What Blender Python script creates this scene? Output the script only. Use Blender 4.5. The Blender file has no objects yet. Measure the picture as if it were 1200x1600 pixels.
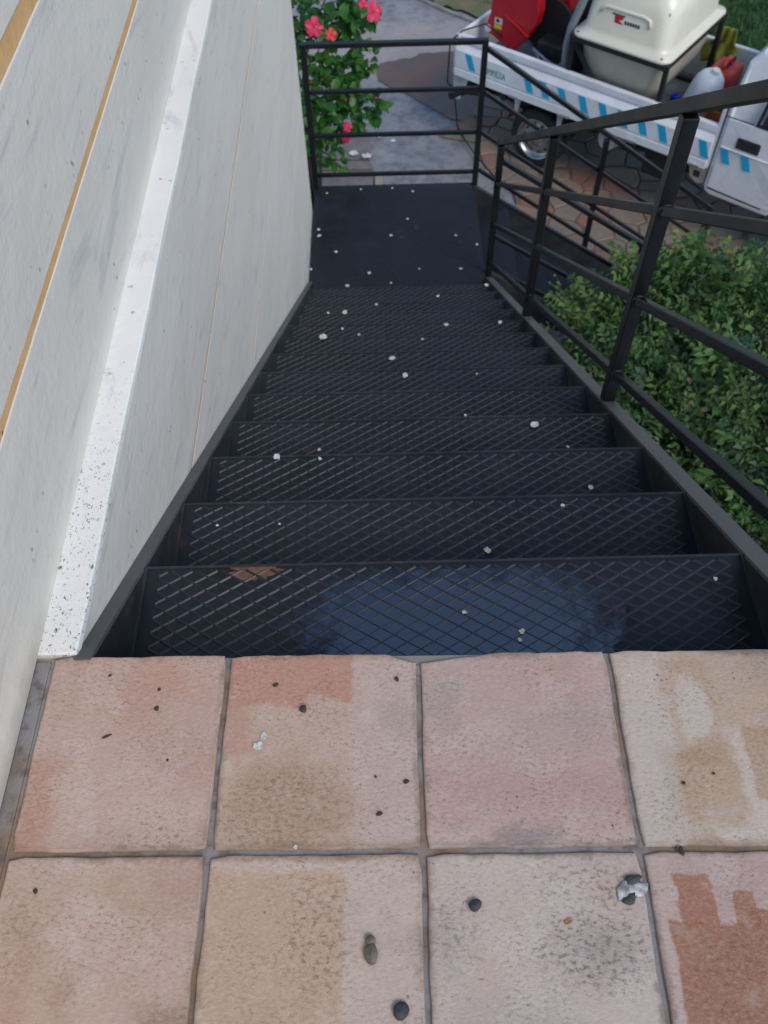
import bpy, math, random
from mathutils import Vector, Matrix
import numpy as np
random.seed(7)
R = math.radians
sc = bpy.context.scene
col = sc.collection

# ------------------------------------------------------------------ camera
FPX, PITCH, YAW, ROLL, CX, CH = 1328.61, 0.966295, 0.0216434, 0.0320884, -0.03491, 1.281479
Y0, RI, RU = 0.602716, 0.191131, 0.292296
def cam_axes():
    F = Vector((0, math.cos(PITCH), -math.sin(PITCH))); D = Vector((0, -math.sin(PITCH), -math.cos(PITCH))); X = Vector((1, 0, 0))
    c, s = math.cos(ROLL), math.sin(ROLL)
    X2 = X * c + D * s; D2 = D * c - X * s
    Z = Matrix.Rotation(YAW, 3, 'Z')
    return Z @ X2, Z @ D2, Z @ F
AX, AD, AF = cam_axes()
CAM = Vector((CX, 0, CH))
cd = bpy.data.cameras.new('camera'); cam = bpy.data.objects.new('camera', cd); col.objects.link(cam)
cd.sensor_fit = 'VERTICAL'; cd.sensor_height = 36; cd.sensor_width = 36; cd.lens = 36 * FPX / 1600
cd.dof.use_dof = True; cd.dof.focus_distance = 1.45; cd.dof.aperture_fstop = 7.0
cd.clip_start = 0.02; cd.clip_end = 500
m = Matrix((AX, -AD, -AF)).transposed().to_4x4(); m.translation = CAM
cam.matrix_world = m
sc.camera = cam

# ------------------------------------------------------------------ world, sun, exposure
SUN_EL, SUN_AZ = R(46), R(142)      # azimuth measured from +Y towards +X
w = bpy.data.worlds.new('World'); sc.world = w; w.use_nodes = True
nt = w.node_tree; bg = nt.nodes['Background']
sky = nt.nodes.new('ShaderNodeTexSky'); sky.sky_type = 'NISHITA'; sky.sun_disc = False
sky.sun_elevation = SUN_EL; sky.sun_rotation = SUN_AZ
sky.air_density = 1.0; sky.dust_density = .6; sky.ozone_density = 2.0
nt.links.new(sky.outputs[0], bg.inputs[0]); bg.inputs[1].default_value = 0.15
sl = bpy.data.lights.new('sun', 'SUN'); sl.energy = 1.35; sl.angle = R(30); sl.color = (1, .90, .77)
so = bpy.data.objects.new('sun', sl); col.objects.link(so)
so.rotation_euler = Vector((math.sin(SUN_AZ) * math.cos(SUN_EL), math.cos(SUN_AZ) * math.cos(SUN_EL), math.sin(SUN_EL))).to_track_quat('Z', 'Y').to_euler()
so.location = (6, 2, 8)
vs = sc.view_settings; vs.view_transform = 'Standard'; vs.look = 'None'; vs.gamma = 1; vs.use_curve_mapping = False
vs.exposure = 0.33

# ------------------------------------------------------------------ pixel helpers (photo pixels 1200x1600)
def ray(x, y): return AX * ((x - 600) / FPX) + AD * ((y - 800) / FPX) + AF
def on(px, axis, val):
    d = ray(*px); t = (val - CAM[axis]) / d[axis]; return CAM + d * t
GZ = -3.95                                    # driveway level
def gnd(px, z=GZ): return on(px, 2, z)

# ------------------------------------------------------------------ materials
def newmat(name):
    mt = bpy.data.materials.new(name); mt.use_nodes = True
    t = mt.node_tree; b = t.nodes['Principled BSDF']; return mt, t, b
class NB:
    """tiny node-building helper"""
    def __init__(s, t): s.t = t; s.pos = None
    def n(s, kind, **kw):
        o = s.t.nodes.new(kind)
        for k, v in kw.items(): setattr(o, k, v)
        return o
    def link(s, a, b): s.t.links.new(a, b)
    def P(s):
        if s.pos is None: s.pos = s.n('ShaderNodeNewGeometry').outputs['Position']
        return s.pos
    def obj(s): return s.n('ShaderNodeTexCoord').outputs['Object']
    def mapping(s, v, scale=(1, 1, 1), loc=(0, 0, 0), rot=(0, 0, 0)):
        o = s.n('ShaderNodeMapping'); s.link(v, o.inputs[0]); o.inputs[1].default_value = loc; o.inputs[2].default_value = rot; o.inputs[3].default_value = scale; return o.outputs[0]
    def noise(s, v, scale, detail=4, rough=.6, dist=0):
        o = s.n('ShaderNodeTexNoise'); s.link(v, o.inputs['Vector']); o.inputs['Scale'].default_value = scale; o.inputs['Detail'].default_value = detail
        o.inputs['Roughness'].default_value = rough; o.inputs['Distortion'].default_value = dist; return o.outputs['Fac']
    def vor(s, v, scale, feature='F1', rnd=1):
        o = s.n('ShaderNodeTexVoronoi', feature=feature); s.link(v, o.inputs['Vector']); o.inputs['Scale'].default_value = scale; o.inputs['Randomness'].default_value = rnd; return o.outputs['Distance']
    def rng(s, v, a, b, c=0., d=1., smooth=True):
        o = s.n('ShaderNodeMapRange', interpolation_type='SMOOTHSTEP' if smooth else 'LINEAR'); s.link(v, o.inputs[0])
        for i, x in enumerate((a, b, c, d)): o.inputs[i + 1].default_value = x
        return o.outputs[0]
    def math(s, op, a, b=None):
        o = s.n('ShaderNodeMath', operation=op)
        for i, x in enumerate((a, b)):
            if x is None: continue
            if isinstance(x, (int, float)): o.inputs[i].default_value = x
            else: s.link(x, o.inputs[i])
        return o.outputs[0]
    def mix(s, f, a, b, blend='MIX'):
        o = s.n('ShaderNodeMix', data_type='RGBA', blend_type=blend)
        for i, x in ((0, f), (6, a), (7, b)):
            if isinstance(x, (int, float)): o.inputs[i].default_value = x
            elif isinstance(x, tuple): o.inputs[i].default_value = (*x[:3], 1)
            else: s.link(x, o.inputs[i])
        return o.outputs[2]
    def bump(s, h, strength, dist=.002):
        o = s.n('ShaderNodeBump'); s.link(h, o.inputs['Height']); o.inputs['Strength'].default_value = strength; o.inputs['Distance'].default_value = dist; return o.outputs[0]
    def sep(s, v):
        o = s.n('ShaderNodeSeparateXYZ'); s.link(v, o.inputs[0]); return o.outputs
    def rand(s): return s.n('ShaderNodeObjectInfo').outputs['Random']

def simple(name, c, rough=.5, metal=0, var=.15, scale=8, bump=0, bscale=60, spec=.5, coat=0, c2=None):
    mt, t, b = newmat(name); k = NB(t)
    v = k.P()
    n = k.noise(v, scale, 5)
    c2 = c2 or tuple(x * (1 - var) for x in c)
    k.link(k.mix(k.rng(n, .3, .7), c, c2), b.inputs['Base Color'])
    b.inputs['Roughness'].default_value = rough; b.inputs['Metallic'].default_value = metal; b.inputs['Specular IOR Level'].default_value = spec
    b.inputs['Coat Weight'].default_value = coat
    k.link(k.rng(k.noise(v, scale * 2.3, 4), .2, .8, rough * .85, min(1, rough * 1.15)), b.inputs['Roughness'])
    if bump: k.link(k.bump(k.noise(v, bscale, 4), bump), b.inputs['Normal'])
    return mt

M = {}
# painted render of the house wall
def wall_mat(name, c, speck, ledge=False):
    mt, t, b = newmat(name); k = NB(t); p = k.P()
    big = k.noise(k.mapping(p, (1, .5, 1.3)), 2.2, 5)
    cc = k.mix(k.rng(big, .3, .75), c, tuple(x * .90 for x in c))
    # warm and grey smears running along the wall
    sm = k.noise(k.mapping(p, (3, .9, 5), rot=(R(28), 0, 0)), 3.0, 5, .65, 1.5)
    cc = k.mix(k.math('MULTIPLY', k.rng(sm, .54, .72), .42), cc, (.36, .37, .38))
    sm2 = k.noise(k.mapping(p, (2, .35, 3)), 5, 4)
    cc = k.mix(k.math('MULTIPLY', k.rng(sm2, .5, .8), .28), cc, (.60, .53, .44))
    # pits and dirt specks
    v = k.vor(p, 38)
    gate = k.rng(k.noise(p, 9, 3), .60 - speck * .1, .72)
    cc = k.mix(k.math('MULTIPLY', k.math('MULTIPLY', k.math('LESS_THAN', v, .17), gate), .8), cc, (.10, .09, .075))
    if not ledge:      # mossy dirt creeping up from the joint with the floor
        z = k.sep(p)
        low = k.math('MULTIPLY', k.rng(k.math('ADD', z[2], k.math('MULTIPLY', k.noise(p, 30, 4), .04)), .085, .02), k.rng(z[1], .72, .62))
        cc = k.mix(k.math('MULTIPLY', low, .5), cc, (.30, .27, .19))
    if ledge:
        y = k.sep(p)[1]
        near = k.rng(k.math('ADD', y, k.math('MULTIPLY', k.noise(p, 9, 3), .5)), 1.75, .8)
        v2 = k.noise(k.mapping(p, (1.3, .8, 1)), 150, 3, .7)
        v3 = k.noise(k.mapping(p, (1.2, .7, 1)), 60, 3, .7)
        spk = k.math('MAXIMUM', k.rng(v2, .605, .635), k.rng(v3, .645, .68))
        cc = k.mix(k.math('MULTIPLY', spk, near), cc, (.085, .078, .065))
        cc = k.mix(k.math('MULTIPLY', k.rng(k.noise(p, 14, 4), .68, .74), .7), cc, (.2, .19, .17))
    k.link(cc, b.inputs['Base Color']); b.inputs['Roughness'].default_value = .75; b.inputs['Specular IOR Level'].default_value = .3
    h = k.math('ADD', k.noise(p, 45, 5), k.math('MULTIPLY', k.noise(k.mapping(p, (1, .6, 1.4), rot=(.4, 0, 0)), 7, 4), 3.5))
    k.link(k.bump(h, .35, .004), b.inputs['Normal'])
    return mt
M['wall'] = wall_mat('wall_paint', (.74, .695, .615), .6)
M['ledge'] = wall_mat('ledge_skylit_paint', (.86, .84, .79), .6, True)  # whiter than the wall: sky light on its top is put into the colour
def groove_mat(name, c, c2):
    mt, t, b = newmat(name); k = NB(t); p = k.P()
    cc = k.mix(k.rng(k.noise(p, 25, 5), .35, .7), c, c2)
    cc = k.mix(k.rng(k.noise(p, 35, 3), .66, .72), cc, (.16, .09, .05))
    k.link(cc, b.inputs['Base Color']); b.inputs['Roughness'].default_value = .7
    k.link(k.bump(k.noise(p, 90, 4), .5, .003), b.inputs['Normal']); return mt
M['groove'] = groove_mat('groove_ochre', (.74, .45, .20), (.66, .39, .17))
M['groove_pale'] = groove_mat('groove_pale_ochre', (.62, .43, .27), (.58, .37, .21))
M['concrete'] = simple('concrete', (.30, .29, .27), .85, var=.35, scale=6, bump=.4)
M['grout'] = None
mt, t, b = newmat('grout'); k = NB(t); p = k.P()
g = k.mix(k.rng(k.noise(p, 5, 4), .42, .6), (.27, .262, .26), (.26, .175, .11))
g = k.mix(k.rng(k.noise(p, 40, 4), .45, .75), g, (.13, .115, .10))
k.link(g, b.inputs['Base Color']); b.inputs['Roughness'].default_value = .85; k.link(k.bump(k.noise(p, 180, 4), .7, .002), b.inputs['Normal'])
M['grout'] = mt

# tiles: fired clay with water marks; marks are (kind,x0,y0,x1,y1,colour,strength,softness,wobble) in photo pixels on the floor plane
def tile_mat(name, c1, c2, marks, speck=.5, nscale=4, seed=0):
    mt, t, b = newmat(name); k = NB(t); p0 = k.P(); p = k.mapping(p0, loc=(seed * 3.7, seed * 1.9, 0))
    dk = lambda c: (c[0] * .83, c[1] * .755, c[2] * .70)
    cc = k.mix(k.rng(k.noise(p, nscale, 5, .55), .35, .65), dk(c1), dk(c2))
    wp = k.noise(p, 5.5, 6, .6)
    cc = k.mix(k.rng(wp, .47, .56, 0, .22), cc, (.66, .57, .49))
    xy = k.sep(p0)
    for (kind, x0, y0, x1, y1, c, st, soft, wob) in marks:
        a = gnd((x0, y1), 0); a2 = gnd((x1, y0), 0)
        cx, cy = (a.x + a2.x) / 2, (a.y + a2.y) / 2; hx, hy = abs(a2.x - a.x) / 2, abs(a2.y - a.y) / 2
        wv = k.math('MULTIPLY', k.math('SUBTRACT', k.noise(k.mapping(p0, loc=(x0, y0, 0)), 22, 6, .68), .5), wob * 1.35 + .012)
        dx = k.math('SUBTRACT', k.math('ABSOLUTE', k.math('SUBTRACT', xy[0], cx)), hx)
        dy = k.math('SUBTRACT', k.math('ABSOLUTE', k.math('SUBTRACT', xy[1], cy)), hy)
        if kind == 'b': d = k.math('MAXIMUM', dx, dy)
        else:
            ex = k.math('DIVIDE', k.math('SUBTRACT', xy[0], cx), hx); ey = k.math('DIVIDE', k.math('SUBTRACT', xy[1], cy), hy)
            d = k.math('MULTIPLY', k.math('SUBTRACT', k.math('SQRT', k.math('ADD', k.math('MULTIPLY', ex, ex), k.math('MULTIPLY', ey, ey))), 1.), min(hx, hy))
        d = k.math('ADD', d, wv)
        f = k.math('MULTIPLY', k.rng(d, soft, -soft), st)
        if kind == 's':     # speckled dirt
            f = k.math('MULTIPLY', f, k.rng(k.noise(k.mapping(p0, (1, 1.5, 1), rot=(0, 0, .5)), 95, 4, .7), .5, .62))
        cc = k.mix(f, cc, dk(c))
    # clay grain, pits, dirt
    gr = k.noise(k.mapping(p, (1, 1.6, 1), rot=(0, 0, .5)), 130, 5, .75)
    gate = k.rng(k.noise(p, 11, 4, .6), .35, .65)
    cc = k.mix(k.rng(gr, .45, .8, 0, .30), cc, (.78, .70, .62))
    cc = k.mix(k.math('MULTIPLY', k.rng(gr, .50, .30, 0, .85), gate), cc, (.17, .11, .075))
    gs = k.noise(k.mapping(p, (1, 1.8, 1), rot=(0, 0, .55)), 62, 4, .72)
    cc = k.mix(k.math('MULTIPLY', k.rng(gs, .60, .70, 0, .65), k.rng(k.noise(p, 6.5, 4), .42, .60)), cc, (.15, .10, .07))
    blot = k.noise(p, 17, 6, .7)
    cc = k.mix(k.rng(blot, .52, .72, 0, .28), cc, (.66, .60, .54))
    md = k.noise(p, 9, 6, .7)
    # grime gathered along the joints
    def edge_d(co, off):
        f = k.math('ABSOLUTE', k.math('SUBTRACT', k.math('FRACT', k.math('ADD', k.math('DIVIDE', k.math('SUBTRACT', co, off), .31), .5)), .5)); return k.math('MULTIPLY', f, .31)
    ed = k.math('MINIMUM', edge_d(xy[0], 0.), edge_d(xy[1], Y0))
    ed = k.math('ADD', ed, k.math('MULTIPLY', k.math('SUBTRACT', k.noise(p, 40, 5, .7), .5), .03))
    cc = k.mix(k.math('MULTIPLY', k.rng(ed, .016, .003), k.rng(k.noise(p, 7, 3), .38, .62, .1, .75)), cc, (.21, .145, .10))
    cc = k.mix(k.math('MULTIPLY', k.rng(md, .5, .8), .45), cc, (.40, .27, .17))
    pit = k.math('MULTIPLY', k.math('LESS_THAN', k.vor(p, 85), .16), k.rng(k.noise(p, 14, 3), .60 - .1 * speck, .75))
    cc = k.mix(k.math('MULTIPLY', pit, .8), cc, (.09, .06, .045))
    k.link(cc, b.inputs['Base Color']); b.inputs['Roughness'].default_value = .7; b.inputs['Specular IOR Level'].default_value = .35
    k.link(k.rng(md, .3, .7, .55, .8), b.inputs['Roughness'])
    h = k.math('ADD', k.math('MULTIPLY', gr, .6), k.noise(p, 28, 4)); h = k.math('SUBTRACT', h, k.math('MULTIPLY', pit, .8))
    k.link(k.bump(h, .8, .003), b.inputs['Normal'])
    return mt

# painted steel of the stair: tread plates are wet and dusty in patches
def steel_mat(name, c, rough=(.22, .55), dust=.25, rust=.0, spec=.5):
    mt, t, b = newmat(name); k = NB(t); p = k.P()
    n = k.noise(p, 3.2, 5); n2 = k.noise(p, 26, 5, .7)
    cc = k.mix(k.rng(n, .3, .7), c, tuple(x * 1.5 for x in c))
    cc = k.mix(k.math('MULTIPLY', k.rng(n2, .5, .8), dust), cc, (.085, .085, .085))
    if rust: cc = k.mix(k.math('MULTIPLY', k.rng(k.noise(p, 8, 6, .65), .64, .70), rust), cc, (.13, .06, .03))
    k.link(cc, b.inputs['Base Color']); k.link(k.rng(n, .3, .7, *rough), b.inputs['Roughness']); b.inputs['Specular IOR Level'].default_value = spec
    k.link(k.bump(k.noise(p, 70, 4), .15, .002), b.inputs['Normal']); return mt
M['tread'] = steel_mat('tread_black_steel', (.0125, .0145, .019), (.30, .6), .16, .3, .28)
M['rib'] = steel_mat('tread_rib_steel', (.017, .022, .031), (.42, .60), .08, .15, .45)
M['rail'] = steel_mat('rail_black_steel', (.0065, .0075, .009), (.32, .5), .08, 0, .35)
M['stringer'] = steel_mat('stringer_steel', (.020, .021, .022), (.35, .6), .5, .2)
M['stringer_dusty'] = steel_mat('stringer_dusty_steel', (.085, .085, .078), (.5, .7), .6, .25)
mt, t, b = newmat('water_film'); k = NB(t)
b.inputs['Base Color'].default_value = (.006, .008, .012, 1); b.inputs['Roughness'].default_value = .02; b.inputs['IOR'].default_value = 2.6
p = k.P(); q0 = gnd((715, 985), -RI); xy = k.sep(p)
ex = k.math('DIVIDE', k.math('SUBTRACT', xy[0], q0.x), .30); ey = k.math('DIVIDE', k.math('SUBTRACT', xy[1], q0.y), .16)
dd = k.math('SQRT', k.math('ADD', k.math('MULTIPLY', ex, ex), k.math('MULTIPLY', ey, ey)))
dd = k.math('ADD', dd, k.math('MULTIPLY', k.math('SUBTRACT', k.noise(p, 24, 5, .7), .5), 1.3))
k.link(k.rng(dd, 1.2, .65), b.inputs['Alpha'])          # the film thins out and breaks up towards its rim
k.link(k.bump(k.noise(p, 14, 2), .05, .004), b.inputs['Normal']); M['water'] = mt
M['rust_stain'] = simple('rust_patch', (.19, .085, .052), .6, var=.4, scale=60)

M['asphalt'] = None
mt, t, b = newmat('driveway_concrete'); k = NB(t); p = k.P()
n = k.noise(p, 1.1, 6, .6); n2 = k.noise(p, 7, 5, .65)
cc = k.mix(k.rng(n, .35, .65), (.20, .225, .25), (.26, .25, .245))
cc = k.mix(k.rng(n2, .42, .68, 0, .75), cc, (.10, .105, .115))
cc = k.mix(k.rng(k.noise(p, 3, 6, .7), .5, .68, 0, .5), cc, (.33, .325, .32))
cc = k.mix(k.rng(k.noise(p, 60, 4, .7), .5, .8, 0, .4), cc, (.45, .45, .44))
yy = k.sep(p)   # band of pale washed-out dirt across the drive
band = k.math('MULTIPLY', k.rng(k.math('ADD', yy[1], k.math('MULTIPLY', k.noise(p, 2, 5), 1.2)), 10.2, 10.6), k.rng(k.math('ADD', yy[1], k.math('MULTIPLY', k.noise(p, 1.7, 5), 1.5)), 12.2, 11.4))
cc = k.mix(k.math('MULTIPLY', band, .7), cc, (.40, .34, .30))
k.link(cc, b.inputs['Base Color']); k.link(k.rng(n2, .3, .7, .45, .8), b.inputs['Roughness'])
k.link(k.bump(k.noise(p, 40, 5), .5, .01), b.inputs['Normal']); M['asphalt'] = mt
M['mud'] = simple('wet_mud', (.17, .085, .05), .45, var=.35, scale=2.2, bump=.25, bscale=30, c2=(.115, .08, .06))
M['soil'] = simple('garden_soil', (.085, .062, .042), .9, var=.5, scale=12, bump=.8, bscale=25)
M['verge'] = simple('dry_verge', (.20, .15, .09), .95, var=.5, scale=5, bump=.8, bscale=20, c2=(.10, .12, .05))
M['lawn'] = simple('lawn_green', (.035, .085, .018), .9, var=.5, scale=7, bump=.8, bscale=30)
M['slab'] = simple('paving_slab', (.21, .185, .175), .75, var=.3, scale=9, bump=.3)
M['slab_tan'] = simple('tan_brick', (.38, .30, .23), .8, var=.2, scale=9, bump=.3)
M['joint_sand'] = simple('joint_earth', (.17, .13, .095), .95, var=.4, scale=10, bump=.6)
def stone_mat(name, c, c2):
    mt, t, b = newmat(name); k = NB(t); p = k.P()
    cc = k.mix(k.rng(k.noise(p, 9, 5), .3, .7), c, c2)
    cc = k.mix(k.math('MULTIPLY', k.rand(), .45), cc, (.21, .16, .12))
    cc = k.mix(k.rng(k.noise(p, 3, 6), .42, .7, 0, .8), cc, (.185, .145, .11))
    k.link(cc, b.inputs['Base Color']); b.inputs['Roughness'].default_value = .6
    k.link(k.bump(k.noise(p, 45, 5), .5, .006), b.inputs['Normal']); return mt
M['stone_red'] = stone_mat('stone_red', (.30, .12, .075), (.24, .12, .08))
M['stone_tan'] = stone_mat('stone_tan', (.29, .205, .135), (.24, .165, .11))
M['stone_grey'] = stone_mat('stone_grey', (.24, .195, .155), (.19, .155, .13))

# truck and load
M['paint'] = simple('white_truck_paint', (.85, .87, .89), .3, var=.16, scale=5, coat=.3)
M['paint_dirty'] = simple('white_paint_dirty', (.55, .57, .57), .5, var=.35, scale=9)
M['blue'] = simple('blue_reflective_tape', (.02, .43, .72), .35, var=.1)
M['green_ink'] = simple('green_lettering', (.04, .30, .20), .5)
M['chrome'] = simple('bright_metal', (.70, .71, .72), .25, 1)
M['rim'] = simple('rim_steel', (.48, .49, .50), .3, 1, var=.25)
M['rubber'] = simple('rubber', (.012, .012, .013), .75, bump=.3)
M['dark_metal'] = simple('dark_underbody', (.022, .022, .024), .6, var=.5)
M['rusty'] = simple('rusty_underbody', (.12, .08, .06), .8, var=.5)
M['beige_box'] = simple('beige_plastic_box', (.50, .44, .32), .6)
M['glass'] = simple('dark_window_glass', (.012, .014, .017), .05, spec=.7)
M['bedgrey'] = simple('bed_floor_grey', (.16, .165, .175), .6, var=.4)
M['tank'] = simple('cream_fibreglass', (.76, .72, .58), .3, var=.05, scale=3, coat=.25)
M['tank_low'] = simple('cream_fibreglass_tub', (.60, .57, .46), .45, var=.12)
M['frame_black'] = simple('frame_black', (.018, .020, .022), .45, var=.3)
M['grey_pipe'] = simple('grey_hose', (.27, .30, .34), .45)
M['red'] = simple('red_machine_paint', (.50, .012, .022), .35, var=.15, coat=.3)
M['red_plastic'] = simple('red_plastic_can', (.60, .055, .03), .45, var=.2)
M['white_plastic'] = simple('milky_plastic', (.66, .70, .74), .4, var=.1)
M['yellow'] = simple('yellow_sticker', (.72, .60, .05), .5)
M['white_st'] = simple('white_sticker', (.75, .75, .72), .5)
M['ink'] = simple('dark_ink', (.03, .03, .03), .6)
M['blue_cap'] = simple('blue_cap', (.01, .04, .55), .4)
M['cloth'] = simple('olive_cloth', (.33, .36, .05), .9, var=.35, scale=14)
M['orange_soil'] = simple('orange_crate', (.52, .15, .05), .7)

def leaf_mat(name, c, c2, gloss=.4):
    mt, t, b = newmat(name); k = NB(t); p = k.P()
    cc = k.mix(k.rng(k.noise(p, 24, 3), .3, .7), c, c2)
    cc = k.mix(k.math('MULTIPLY', k.rand(), .35), cc, (c2[0] * 1.5, c2[1] * 1.2, c2[2]))
    k.link(cc, b.inputs['Base Color']); b.inputs['Roughness'].default_value = gloss
    b.inputs['Subsurface Weight'].default_value = 0
    tr = k.n('ShaderNodeBsdfTranslucent'); k.link(cc, tr.inputs[0]); mx = k.n('ShaderNodeMixShader'); mx.inputs[0].default_value = .25
    out = [n for n in t.nodes if n.type == 'OUTPUT_MATERIAL'][0]
    k.link(b.outputs[0], mx.inputs[1]); k.link(tr.outputs[0], mx.inputs[2]); k.link(mx.outputs[0], out.inputs[0]); return mt
M['hib'] = leaf_mat('hibiscus_leaf', (.030, .110, .018), (.055, .19, .030))
M['hib_young'] = leaf_mat('hibiscus_young_leaf', (.07, .24, .03), (.11, .30, .04))
M['shrub'] = leaf_mat('shrub_leaf', (.052, .130, .036), (.082, .18, .05), .55)
M['shrub2'] = leaf_mat('shrub_leaf_light', (.095, .20, .05), (.14, .25, .07), .55)
M['shrub3'] = leaf_mat('shrub_leaf_blue', (.045, .10, .055), (.07, .14, .08), .5)
M['grass'] = leaf_mat('grass_blade', (.030, .095, .018), (.05, .12, .025), .6)
M['stem'] = simple('woody_stem', (.10, .075, .05), .9)
M['pink'] = simple('pink_petal', (.66, .012, .10), .5, var=.3, scale=20)
M['redbud'] = simple('red_bud', (.62, .02, .02), .5)
M['stamen'] = simple('stamen', (.72, .45, .12), .6)
M['litter'] = simple('white_scrap', (.72, .73, .70), .7, var=.3, scale=60)
M['litter_cream'] = simple('cream_scrap', (.68, .62, .48), .7, var=.3, scale=60)
M['drop'] = simple('grey_dropping', (.62, .63, .62), .7, var=.7, scale=90)
M['pebble'] = simple('dark_pebble', (.055, .06, .065), .7, var=.4, scale=60, bump=.4)
M['pod'] = simple('olive_pod', (.17, .15, .09), .6, var=.4, scale=70, bump=.4)
M['crumb'] = simple('dark_crumb', (.05, .038, .03), .8)
M['leafbrown'] = simple('brown_leaf', (.36, .18, .05), .8)
M['deadleaf'] = simple('dead_leaf', (.36, .25, .16), .8, var=.4)

# ------------------------------------------------------------------ mesh helper
class MB:
    def __init__(s): s.v = []; s.f = []
    def add(s, vs, fs):
        o = len(s.v); s.v += [tuple(x) for x in vs]; s.f += [tuple(i + o for i in f) for f in fs]; return s
    def box(s, x0, x1, y0, y1, z0, z1):
        return s.add([(x0,y0,z0),(x1,y0,z0),(x1,y1,z0),(x0,y1,z0),(x0,y0,z1),(x1,y0,z1),(x1,y1,z1),(x0,y1,z1)],
                     [(3,2,1,0),(4,5,6,7),(0,1,5,4),(1,2,6,5),(2,3,7,6),(3,0,4,7)])
    def bar(s, a, b, w, h, up=(0, 0, 1)):
        a, b = Vector(a), Vector(b); d = (b - a).normalized(); sd = d.cross(Vector(up))
        if sd.length < 1e-4: sd = d.cross(Vector((0, 1, 0)))
        sd.normalize(); u = sd.cross(d); vs = []
        for q in (a, b):
            for i, j in ((-1,-1),(1,-1),(1,1),(-1,1)): vs.append(q + sd * (i * w / 2) + u * (j * h / 2))
        return s.add(vs, [(0,1,2,3),(7,6,5,4),(1,0,4,5),(2,1,5,6),(3,2,6,7),(0,3,7,4)])
    def prism(s, pts, d):          # closed polygon extruded by vector d
        n = len(pts); d = Vector(d); P = [Vector(p) for p in pts]
        return s.add(P + [p + d for p in P], [tuple(range(n))[::-1], tuple(range(n, 2 * n))] + [(i, (i + 1) % n, n + (i + 1) % n, n + i) for i in range(n)])
    def tube(s, pts, r, n=8, caps=True):
        P = [Vector(p) for p in pts]; rs = r if isinstance(r, (list, tuple)) else [r] * len(P); vs = []; fs = []; ref = None
        for i, p in enumerate(P):
            t = (P[min(i + 1, len(P) - 1)] - P[max(i - 1, 0)]).normalized()
            if ref is None: ref = t.orthogonal().normalized()
            ref = (ref - t * ref.dot(t)).normalized(); bn = t.cross(ref)
            for j in range(n):
                a = 2 * math.pi * j / n; vs.append(p + (ref * math.cos(a) + bn * math.sin(a)) * rs[i])
        for i in range(len(P) - 1):
            for j in range(n): fs.append((i*n+j, i*n+(j+1)%n, (i+1)*n+(j+1)%n, (i+1)*n+j))
        if caps: fs += [tuple(range(n))[::-1], tuple(range((len(P)-1)*n, len(P)*n))]
        return s.add(vs, fs)
    def lathe(s, prof, c, axis, n=32):       # prof: list of (along, radius)
        ax = Vector(axis).normalized(); u = ax.orthogonal().normalized(); w_ = ax.cross(u); c = Vector(c); vs = []; fs = []
        for a, r in prof:
            for j in range(n):
                t = 2 * math.pi * j / n; vs.append(c + ax * a + (u * math.cos(t) + w_ * math.sin(t)) * r)
        for i in range(len(prof) - 1):
            for j in range(n): fs.append((i*n+j, i*n+(j+1)%n, (i+1)*n+(j+1)%n, (i+1)*n+j))
        return s.add(vs, fs)
    def mesh(s, name, smooth=False):
        me = bpy.data.meshes.new(name); me.from_pydata(s.v, [], s.f); me.update()
        if smooth: me.polygons.foreach_set('use_smooth', [True] * len(me.polygons))
        return me
    def build(s, name, mat, parent=None, smooth=False, bevel=0, seg=2):
        me = s.mesh(name, smooth); return link(name, me, mat, parent, bevel, seg)
def link(name, me, mat, parent=None, bevel=0, seg=2):
    o = bpy.data.objects.new(name, me); col.objects.link(o)
    if mat is not None and not me.materials: me.materials.append(mat)
    if parent is not None: o.parent = parent
    if bevel:
        md = o.modifiers.new('bevel', 'BEVEL'); md.width = bevel; md.segments = seg; md.limit_method = 'ANGLE'; md.angle_limit = R(35)
        md.harden_normals = False
    return o
def tag(o, label=None, cat=None, group=None, kind=None):
    if label: o['label'] = label
    if cat: o['category'] = cat
    if group: o['group'] = group
    if kind: o['kind'] = kind
    return o
def thing(name, loc, label, cat, rz=0, group=None):
    o = bpy.data.objects.new(name, None); o.empty_display_size = .1; col.objects.link(o); o.location = loc; o.rotation_euler.z = rz
    return tag(o, label, cat, group)

# ================================================================== SETTING
# driveway ground: one sheet out to the horizon (rises towards nothing, plain level)
o = MB().add([(-150,-150,GZ),(150,-150,GZ),(150,150,GZ),(-150,150,GZ)], [(0,1,2,3)]).build('ground', M['asphalt']); tag(o, kind='structure')
def poly_sheet(name, pts2, z, mat, wob=0, sub=6, kind='structure', rs=1):
    rnd = random.Random(rs); P = []
    n = len(pts2)
    for i in range(n):
        a = Vector(pts2[i]); c = Vector(pts2[(i + 1) % n])
        for j in range(sub):
            q = a.lerp(c, j / sub); P.append((q.x + rnd.uniform(-wob, wob), q.y + rnd.uniform(-wob, wob), z))
    o = MB().add(P, [tuple(range(len(P)))]).build(name, mat)
    tag(o, kind=kind); return o
def g2(px): q = gnd(px); return (q.x, q.y)

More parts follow.
